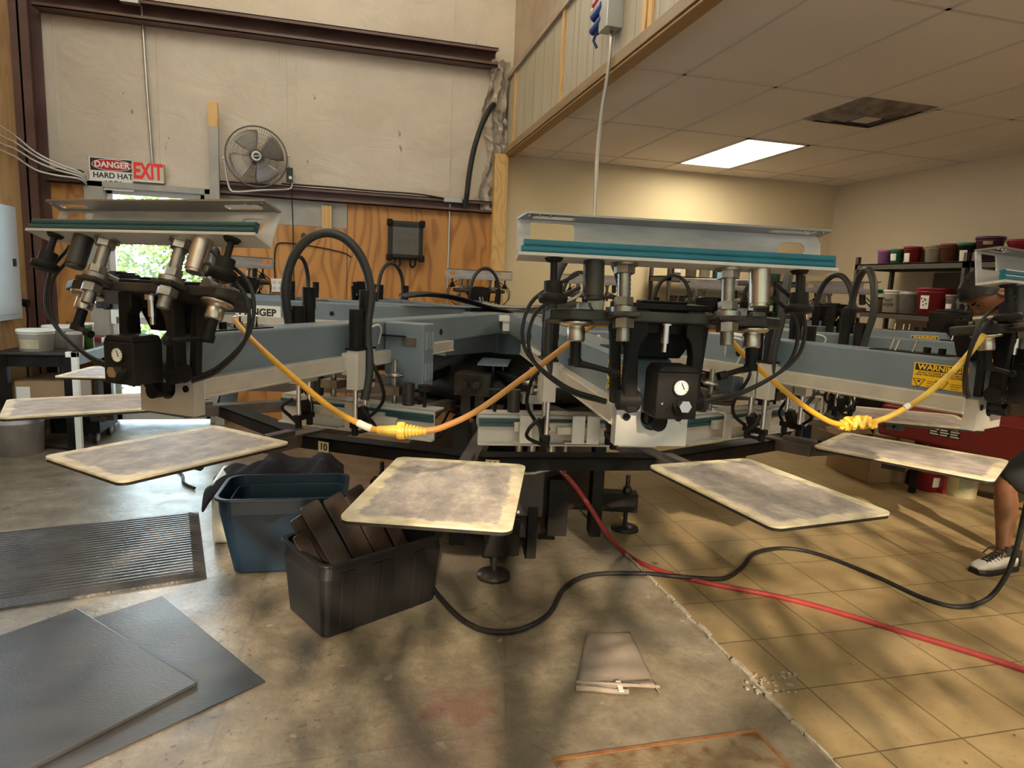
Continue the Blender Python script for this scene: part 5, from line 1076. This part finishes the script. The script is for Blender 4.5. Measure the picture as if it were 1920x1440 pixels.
# cartons and buckets on the tiles under it
ct = empty('cardboard_box', (4.20, 4.33, 0.004), R(-4)); tag(ct, 'open cardboard carton on the tan floor under the red machine', 'box')
b = MB(); w, d, h = 0.42, 0.50, 0.285
for x0, x1, y0, y1 in ((-w/2,w/2,-d/2,-d/2+0.005), (-w/2,w/2,d/2-0.005,d/2), (-w/2,-w/2+0.005,-d/2,d/2), (w/2-0.005,w/2,-d/2,d/2), ): b.box(x0, x1, y0, y1, 0, h)
b.box(-w/2, w/2, -d/2, d/2, 0, 0.005); b.build('body', MATS['cardboard'], ct)
for s, ax_ in ((-1,'x'), (1,'x'), (1,'y')):
    b = MB()
    if ax_ == 'x': b.add([(s*w/2,-d/2,h), (s*w/2,d/2,h), (s*(w/2+0.12),d/2,h+0.05), (s*(w/2+0.12),-d/2,h+0.05)], [(0,1,2,3)])
    else: b.add([(-w/2,s*d/2,h), (w/2,s*d/2,h), (w/2,s*(d/2+0.10),h+0.07), (-w/2,s*(d/2+0.10),h+0.07)], [(0,1,2,3)])
    o = b.build('flap', MATS['cardboard'], ct); o.modifiers.new('t', 'SOLIDIFY').thickness = 0.004
b = MB(); p = at_y(1728, 842, 4.12); cu = empty('scoop_tub', (4.33, 4.10, 0.291)); tag(cu, 'cream tub with a stick in it on the edge of the carton', 'tub')
b.lathe([(0,0),(0.055,0),(0.078,0.09),(0.084,0.095),(0.080,0.097),(0.07,0.09),(0.05,0.008),(0,0.008)], n=22); b.build('body', MATS['ink_cream'], cu)
MB().cyl((0.02,0,0.05), (-0.15,-0.02,0.105), 0.008, n=8).build('stick', MATS['bucket_white'], cu); MB().tube([(0.08,0,0.09), (0.10,-0.05,0.05), (0.085,-0.06,-0.01), (0.02,-0.08,-0.02)], 0.003, n=6, samples=4).build('wire_handle', MATS['steel'], cu)
p = at_y(1805, 850, 3.78); rb = empty('red_box', (p.x, 3.86, 0.004)); tag(rb, 'red printed carton standing under the right end of the red machine', 'box')
b = MB(); b.box(-0.13, 0.18, -0.08, 0.10, 0.0, 0.36); b.build('body', MATS['ink_red'], rb, bevel=0.004)
b = MB(); M = basis((0.0, -0.0805, 0.25), (1,0,0), (0,0,1)); b.text('Bacolle', 0.075, M, 0.0006, 0.0004, 0.95); b.build('lettering', mat('dull_red', (0.36,0.16,0.14), 0.5), rb)
p = at_z(1821, 936, 0.004); bucket('floor_bucket', (p.x, p.y+0.10, 0.004), 0.105, 0.115, 0.21, 'ink_cream', 'pale yellow-green bucket with printed label on the floor by the person', handle=True, sticker=('ink_olive', 215, 262, 0.3, 0.72))
p = at_z(1757, 925, 0.004); bucket('floor_bucket', (p.x, p.y+0.09, 0.004), 0.075, 0.085, 0.17, 'ink_red', 'small pinkish red bucket with a white label on the floor', sticker=('label_white', 245, 300, 0.25, 0.7), lid='ink_blue')
p = at_z(1724, 914, 0.004); b = MB(); b.box(p.x-0.035, p.x+0.05, p.y, p.y+0.10, 0.004, 0.115); b.m = 1; b.box(p.x-0.036, p.x-0.014, p.y-0.002, p.y+0.02, 0.03, 0.10); tag(b.build('black_box', [MATS['black_steel'], MATS['label_white']], bevel=0.002), 'small black box with a white edge on the floor beside the carton', 'box')
p = at_z(1376, 858, 0.004); bucket('green_tub', (p.x, p.y, 0.004), 0.10, 0.115, 0.22, 'ink_lime', 'bright green tub on the floor behind the press', 'tub')
p = at_y(1455, 815, 5.3); b = MB(); b.box(p.x-0.34, p.x-0.02, 5.25, 5.55, 0.004, 0.46); tag(b.build('white_carton', MATS['bucket_white'], bevel=0.003), 'white carton on the tiles behind the press', 'box')
p = at_y(1530, 815, 5.2); b = MB(); b.box(p.x-0.30, p.x+0.14, 5.15, 5.5, 0.004, 0.42); b.m = 1; b.box(p.x-0.2, p.x-0.1, 5.147, 5.151, 0.1, 0.36); tag(b.build('gray_carton', [MATS['bucket_gray'], MATS['ink_blue']], bevel=0.003), 'gray carton with a dark stripe right of the white carton', 'box')

# ------------------------------------------------------------------ left corner: table, buckets, dolly
tb = empty('work_table', (-2.20, 5.75, 0)); tag(tb, 'black steel work table in the left corner', 'table')
b = MB(); b.box(-0.30, 0.22, -0.36, 0.50, 0.765, 0.785); b.build('tabletop', MATS['dark_steel'], tb, bevel=0.003)
b = MB(); b.box(-0.27, 0.20, -0.34, -0.31, 0.68, 0.765); b.box(-0.27, -0.24, -0.34, 0.48, 0.68, 0.765); b.box(0.17, 0.20, -0.34, 0.48, 0.68, 0.765); b.build('apron', MATS['black_steel'], tb)
for x in (-0.25, 0.17):
    for y in (-0.32, 0.46): MB().box(x-0.03, x+0.03, y-0.03, y+0.03, 0, 0.765).build('leg', MATS['black_steel'], tb, bevel=0.003)
MB().box(-0.27, 0.20, -0.34, 0.48, 0.30, 0.33).build('lower_shelf', MATS['shelf_board'], tb)
bucket('ink_bucket', (-2.28, 5.54, 0.786), 0.105, 0.115, 0.15, 'bucket_white', 'white tub with an ink-stained side at the front of the corner table', lid='label_white', sticker=('ink_beige', 230, 300, 0.15, 0.6), group='white tubs on the corner table')
bucket('ink_bucket', (-2.22, 5.82, 0.786), 0.11, 0.12, 0.16, 'bucket_white', 'white tub behind the front tub on the corner table', lid='label_white', group='white tubs on the corner table')
bucket('clear_jar', (-2.05, 5.62, 0.786), 0.055, 0.06, 0.14, 'ink_clear', 'gray jar beside the white tubs on the corner table', 'jar')
bucket('spray_bottle', (-2.01, 5.78, 0.786), 0.035, 0.03, 0.19, 'ink_lime', 'green bottle at the right end of the corner table', 'bottle', lid='bucket_white')
b = MB(); b.box(-2.41, -2.07, 5.47, 5.95, 0.331, 0.56); b.m = 1; b.box(-2.40, -2.31, 5.466, 5.47, 0.36, 0.52); tag(b.build('cardboard_box', [MATS['cardboard'], MATS['label_white']], bevel=0.003), 'cardboard carton with a white label on the lower shelf of the corner table', 'box')
b = MB(); b.box(-1.985, -1.945, 5.345, 5.385, 0.0, 0.80); b.box(-2.02, -1.945, 5.345, 5.385, 0.76, 0.80); tag(b.build('white_rail', MATS['label_white'], bevel=0.002), 'white upright strip against the right front of the corner table', 'strip')
wt = empty('low_bench', (-2.30, 6.44, 0)); tag(wt, 'wooden bench with a red toolbox between the corner table and the door', 'bench')
MB().box(-0.20, 0.22, -0.15, 0.12, 0.70, 0.75).build('top', MATS['pale_lumber'], wt, bevel=0.003)
for x in (-0.17, 0.19):
    for y in (-0.12, 0.09): MB().box(x-0.025, x+0.025, y-0.025, y+0.025, 0, 0.70).build('leg', MATS['panel_gray'], wt)
b = MB(); b.box(-2.38, -2.10, 6.31, 6.54, 0.751, 0.82); tx = tag(b.build('toolbox', MATS['red_machine'], bevel=0.004), 'flat red toolbox on the wooden bench', 'toolbox')
MB().tube([(-2.36, 6.31, 0.78), (-2.36, 6.29, 0.80), (-2.33, 6.29, 0.80), (-2.33, 6.31, 0.78)], 0.005, n=6).build('handle', MATS['steel'], tx)
bucket('floor_bucket', (-2.44, 5.55, 0.0), 0.155, 0.165, 0.28, 'bucket_gray', 'paint-spattered gray bucket on the floor at the left edge', n=34)
dl = empty('dolly', (-2.05, 5.85, 0)); tag(dl, 'black wheeled dolly on the floor beside the gray bucket', 'dolly')
MB().box(-0.22, 0.10, -0.12, 0.30, 0.10, 0.22).build('deck', MATS['black_steel'], dl, bevel=0.004)
for x, y in ((-0.12, -0.06), (0.05, -0.06), (-0.12, 0.25), (0.05, 0.25)):
    b = MB(); b.cyl((x-0.016, y, 0.05), (x+0.016, y, 0.05), 0.05, n=20); b.m = 1; b.cyl((x-0.018, y, 0.05), (x+0.018, y, 0.05), 0.026, n=16); b.build('wheel', [MATS['rubber'], MATS['bucket_gray']], dl)
tag(MB().tube([at_z(78,836,0.01), at_z(110,840,0.01), at_z(150,842,0.01), at_z(230,838,0.01), at_z(330,880,0.01), at_z(345,905,0.01), at_z(365,915,0.01)], 0.009, n=8, samples=8).build('floor_cable', MATS['rubber']), 'thin dark cable on the floor from the dolly to the pile of dark clothes', 'cable')
b = MB(); b.box(-0.62, -0.20, 4.1, 4.65, 0.0, 0.03); tag(b.build('cardboard_sheet', MATS['pale_lumber']), 'pale cardboard sheet on the floor under the press, behind the clothes', 'cardboard')

# ------------------------------------------------------------------ person bending over the press at the right edge
def skinned(name, joints, bones, mname, parent=None, level=2, root=0, extra=None):
    me = bpy.data.meshes.new(name); me.from_pydata([tuple(j[0]) for j in joints], bones, [])
    import bmesh
    bm = bmesh.new(); bm.from_mesh(me); lay = bm.verts.layers.skin.verify(); bm.verts.ensure_lookup_table()
    for i, j in enumerate(joints):
        r = j[1]; bm.verts[i][lay].radius = r if isinstance(r, tuple) else (r, r)
        if i == root: bm.verts[i][lay].use_root = True
    bm.to_mesh(me); bm.free()
    o = bpy.data.objects.new('tmp', me); COL.objects.link(o)
    o.modifiers.new('k', 'SKIN').use_smooth_shade = True; s_ = o.modifiers.new('s', 'SUBSURF'); s_.levels = s_.render_levels = level
    dg = bpy.context.evaluated_depsgraph_get(); ev = o.evaluated_get(dg); em = ev.to_mesh()
    b = extra or MB(); b.add([v.co.copy() for v in em.vertices], [tuple(p.vertices) for p in em.polygons], True); ev.to_mesh_clear()
    bpy.data.objects.remove(o); bpy.data.meshes.remove(me)
    return b.build(name, MATS[mname], parent)
HD = at_x(1852, 549, 3.42); A1 = at_x(1880, 1046, 3.47); A1.z = 0.09
K1 = at_x(1884, 908, 3.48); HP = Vector((3.78, 2.36, 0.92)); NK = HD+RT*0.135-UP*0.075
toe = at_z(1822, 1064, 0.04); fd = (toe-A1); fd.z = 0; fd.normalize(); sd_ = Vector((fd.y, -fd.x, 0))
A2 = A1+Vector((0.16, -0.26, 0)); K2 = K1+Vector((0.20, -0.22, 0.02))
SH = NK+Vector((0.05, -0.07, -0.06)); S1 = SH+Vector((0.10, 0.15, -0.03)); S2 = SH+Vector((-0.06, -0.20, -0.03)); CH = SH.lerp(HP, 0.35)+Vector((0.02, 0, 0.04)); WS = SH.lerp(HP, 0.7)+Vector((0.02,-0.01,0.06))
E1 = S1+Vector((-0.10, 0.10, -0.26)); E2 = S2+Vector((-0.12, -0.02, -0.27)); W1 = E1+Vector((-0.22, 0.04, -0.06)); W2_ = E2+Vector((-0.20, 0.06, -0.05))
H1, H2 = HP+Vector((0.05, 0.09, -0.04)), HP+Vector((-0.04, -0.09, -0.04))
J = [(HP,(0.15,0.12)), (WS,(0.14,0.115)), (CH,(0.165,0.125)), (SH,(0.12,0.10)), (NK,(0.058,0.058)), (HD+RT*0.06-UP*0.05,(0.062,0.062)), (H1,0.095), (K1.lerp(H1,0.5)+Vector((-.02,0.0,0)),0.08), (K1,0.058), (K1.lerp(A1,0.35)+sd_*0.0-fd*0.02,0.060), (A1.lerp(K1,0.2),0.037), (A1,0.04), (A1+fd*0.12-Vector((0,0,0.05)),0.035),
     (H2,0.095), (K2.lerp(H2,0.5)+Vector((-.02,0,0)),0.08), (K2,0.058), (K2.lerp(A2,0.35)-fd*0.02,0.060), (A2.lerp(K2,0.2),0.037), (A2,0.04), (A2+fd*0.12-Vector((0,0,0.05)),0.035),
     (S1,0.06), (E1,0.042), (W1,0.028), (S2,0.06), (E2,0.042), (W2_,0.028)]
Bn = [(0,1),(1,2),(2,3),(3,4),(4,5),(0,6),(6,7),(7,8),(8,9),(9,10),(10,11),(11,12),(0,13),(13,14),(14,15),(15,16),(16,17),(17,18),(18,19),(3,20),(20,21),(21,22),(3,23),(23,24),(24,25)]
for wi, W_ in ((22, W1), (25, W2_)):                                   # palms, five fingers each
    pd = (W_-J[wi-1][0]).normalized(); sid = Vector((pd.y, -pd.x, 0)).normalized(); base = len(J)
    J.append((W_+pd*0.075, (0.034, 0.018))); Bn.append((wi, base))
    for f, (off, L) in enumerate(((-0.030,0.066), (-0.010,0.076), (0.010,0.072), (0.029,0.056))):
        k0 = len(J); r0_ = W_+pd*0.085+sid*off
        J += [(r0_+pd*0.01, 0.0095), (r0_+pd*L*0.5+Vector((0,0,-0.008)), 0.0085), (r0_+pd*L*0.85+Vector((0,0,-0.028)), 0.0075)]; Bn += [(base, k0), (k0, k0+1), (k0+1, k0+2)]
    k0 = len(J); J += [(W_+pd*0.045-sid*0.042, 0.0105), (W_+pd*0.085-sid*0.055+Vector((0,0,-0.012)), 0.009)]; Bn += [(wi, k0), (k0, k0+1)]
# head in its own frame: x = face direction, z = crown
fcd = (-UP*0.78-RT*0.55+fw*0.15).normalized(); crn = (-RT*0.80+UP*0.52); crn = (crn-fcd*crn.dot(fcd)).normalized(); HM = basis(HD, fcd, crn.cross(fcd)) @ Matrix.Scale(1.14, 4)
hb = MB(); vs = []; fs = []; NU, NV = 32, 24
for j in range(NV+1):
    v = -90+180*j/NV
    for i in range(NU):
        u = 360*i/NU; cx, cy, cz = math.cos(R(v))*math.cos(R(u)), math.cos(R(v))*math.sin(R(u)), math.sin(R(v))
        x, y, z = 0.098*cx, 0.077*cy, 0.118*cz
        if z < 0: y *= 1-0.28*(-cz); x *= 1-0.10*(-cz) if cx > 0 else 1-0.35*(-cz)
        fr = max(0, cx)*max(0, 1-abs(cy)*3.2)
        x += 0.024*fr*math.exp(-((z+0.018)/0.020)**2) + 0.010*fr*math.exp(-((z+0.058)/0.012)**2) + 0.012*fr*math.exp(-((z+0.092)/0.018)**2)
        ey = max(0, cx)*math.exp(-((abs(y)-0.030)/0.014)**2)*math.exp(-((z-0.012)/0.012)**2); x -= 0.010*ey
        vs.append((x, y, z))
for j in range(NV):
    for i in range(NU): fs.append((j*NU+i, j*NU+(i+1) % NU, (j+1)*NU+(i+1) % NU, (j+1)*NU+i))
hb.add(vs, fs, True, HM)
for s in (-1, 1):
    hb.lathe([(0,0.006),(0.010,0.008),(0.020,0.012),(0.026,0.004),(0.022,-0.008),(0,-0.01)], n=18, M=HM @ Matrix.Translation((-0.012, s*0.074, -0.012)) @ Euler((R(-s*80), R(18), 0)).to_matrix().to_4x4() @ Matrix.Diagonal((0.72, 1.25, 1, 1)))
pe = empty('person', (A1.x+0.1, A1.y-0.1, 0)); tag(pe, 'person in a dark shirt and black shorts bending over the press at the right', 'person')
off = -Vector(pe.location); hb.v = [v+off for v in hb.v]
Jo = [(j[0]+off, j[1]) for j in J]
body = skinned('body', Jo, Bn, 'skin', pe, 2, 0, hb)
hm = MB(HM); vs = []; fs = []
for j in range(NV+1):
    v = -50+140*j/NV
    for i in range(NU):
        u = 360*i/NU; cx, cy, cz = math.cos(R(v))*math.cos(R(u)), math.cos(R(v))*math.sin(R(u)), math.sin(R(v)); g_ = 1.09+0.03*math.sin(u*0.31+v*0.17)
        x, y, z = 0.098*cx*g_, 0.077*cy*g_, 0.118*cz*g_
        if cx > 0.25: z = max(z, 0.045+0.03*cx); x *= 0.98
        elif cx > -0.35 and abs(cy) > 0.4: z = max(z, 0.008)
        if cx > 0.3 and z > 0.03: x += 0.02
        vs.append((x-0.004, y, z))
for j in range(NV):
    for i in range(NU): fs.append((j*NU+i, j*NU+(i+1) % NU, (j+1)*NU+(i+1) % NU, (j+1)*NU+i))
hm.add(vs, fs, True); hm.v = [v+off for v in hm.v]; hm.build('hair', MATS['hair'], pe)
ft = MB(HM)
for s in (-1, 1): ft.cbox((0.089, s*0.031, 0.030), (0.012, 0.030, 0.006)); ft.lathe([(0,-0.009),(0.008,-0.005),(0.009,0),(0.008,0.005),(0,0.009)], c=(0.077, s*0.031, 0.010), n=12)
ft.v = [v+off for v in ft.v]; ft.build('brow_and_eye', MATS['hair'], pe)
sj = [0, 1, 2, 3, 20, 21, 23, 24]; mp_ = {q: i for i, q in enumerate(sj)}
SJ = [(Jo[q][0], tuple(x_+0.02 for x_ in (Jo[q][1] if isinstance(Jo[q][1], tuple) else (Jo[q][1],)*2))) for q in sj]; SJ[mp_[21]] = (Jo[20][0].lerp(Jo[21][0], 0.75), 0.068); SJ[mp_[24]] = (Jo[23][0].lerp(Jo[24][0], 0.75), 0.068)
SJ.append((Jo[3][0].lerp(Jo[4][0], 0.65), 0.075))
skinned('shirt', SJ, [(0,1),(1,2),(2,3),(3,mp_[20]),(mp_[20],mp_[21]),(3,mp_[23]),(mp_[23],mp_[24]),(3,8)], 'shirt', pe)
def down(q, t): return Jo[q][0].lerp(Jo[q+1][0], t)
SJ = [(Jo[0][0],(0.17,0.14)), (Jo[6][0],0.115), (Jo[7][0],0.105), (Jo[8][0]+Vector((0,0,-0.02)),0.088), (Jo[13][0],0.115), (Jo[14][0],0.105), (Jo[15][0]+Vector((0,0,-0.02)),0.088), (Jo[0][0].lerp(Jo[1][0],0.4),(0.16,0.13))]
skinned('shorts', SJ, [(0,1),(1,2),(2,3),(0,4),(4,5),(5,6),(0,7)], 'shorts', pe)
for A_ in (A1, A2):
    Sx = basis((A_.x, A_.y, 0), fd, Vector((-fd.y, fd.x, 0))); b = MB(Sx); vs = []; secs = []
    prof = [(-0.085,0.034,0.090), (-0.06,0.040,0.115), (-0.01,0.041,0.118), (0.04,0.043,0.106), (0.09,0.047,0.086), (0.14,0.048,0.070), (0.18,0.042,0.058), (0.208,0.024,0.044)]
    for m_i, z0 in ((0, 0.034), (1, 0.0)):
        vs = []
        for x, w, h in prof:
            hh = h if m_i == 0 else 0.040; w2 = w if m_i == 0 else w+0.006
            vs += [(x, -w2, z0), (x, -w2, z0+(hh-z0)*0.55), (x, -w2*0.55, hh), (x, w2*0.55, hh), (x, w2, z0+(hh-z0)*0.55), (x, w2, z0)]
        n = len(prof); f_ = [(i*6+k, i*6+(k+1) % 6, (i+1)*6+(k+1) % 6, (i+1)*6+k) for i in range(n-1) for k in range(6)]+[tuple(range(5,-1,-1)), tuple(range((n-1)*6, n*6))]
        secs.append((vs, f_))
    b.add(*secs[0], True); b.m = 1; b.add(*secs[1], False)
    b.box(-0.090, -0.05, -0.038, 0.038, 0.03, 0.118)
    for i in range(6):
        for q in (-1, 1): b.tube([(0.015+0.021*i, q*0.034, 0.098-0.0065*i), (0.024+0.021*i, q*0.016, 0.116-0.0075*i), (0.034+0.021*i, -q*0.022, 0.106-0.0075*i)], 0.0042, n=6)
    b.tube([(0.02,0,0.12), (0.05,0.03,0.13), (0.08,0.045,0.10)], 0.004, n=6, samples=4); b.tube([(0.02,0,0.12), (0.055,-0.03,0.13), (0.085,-0.05,0.09)], 0.004, n=6, samples=4)
    b.cyl((-0.012,0,0.095), (-0.016,0,0.145), 0.046, 0.043, n=18)
    for v in range(len(b.v)): b.v[v] = b.v[v]+off
    b.build('shoe', [MATS['shoe_white'], MATS['shoe_black']], pe)
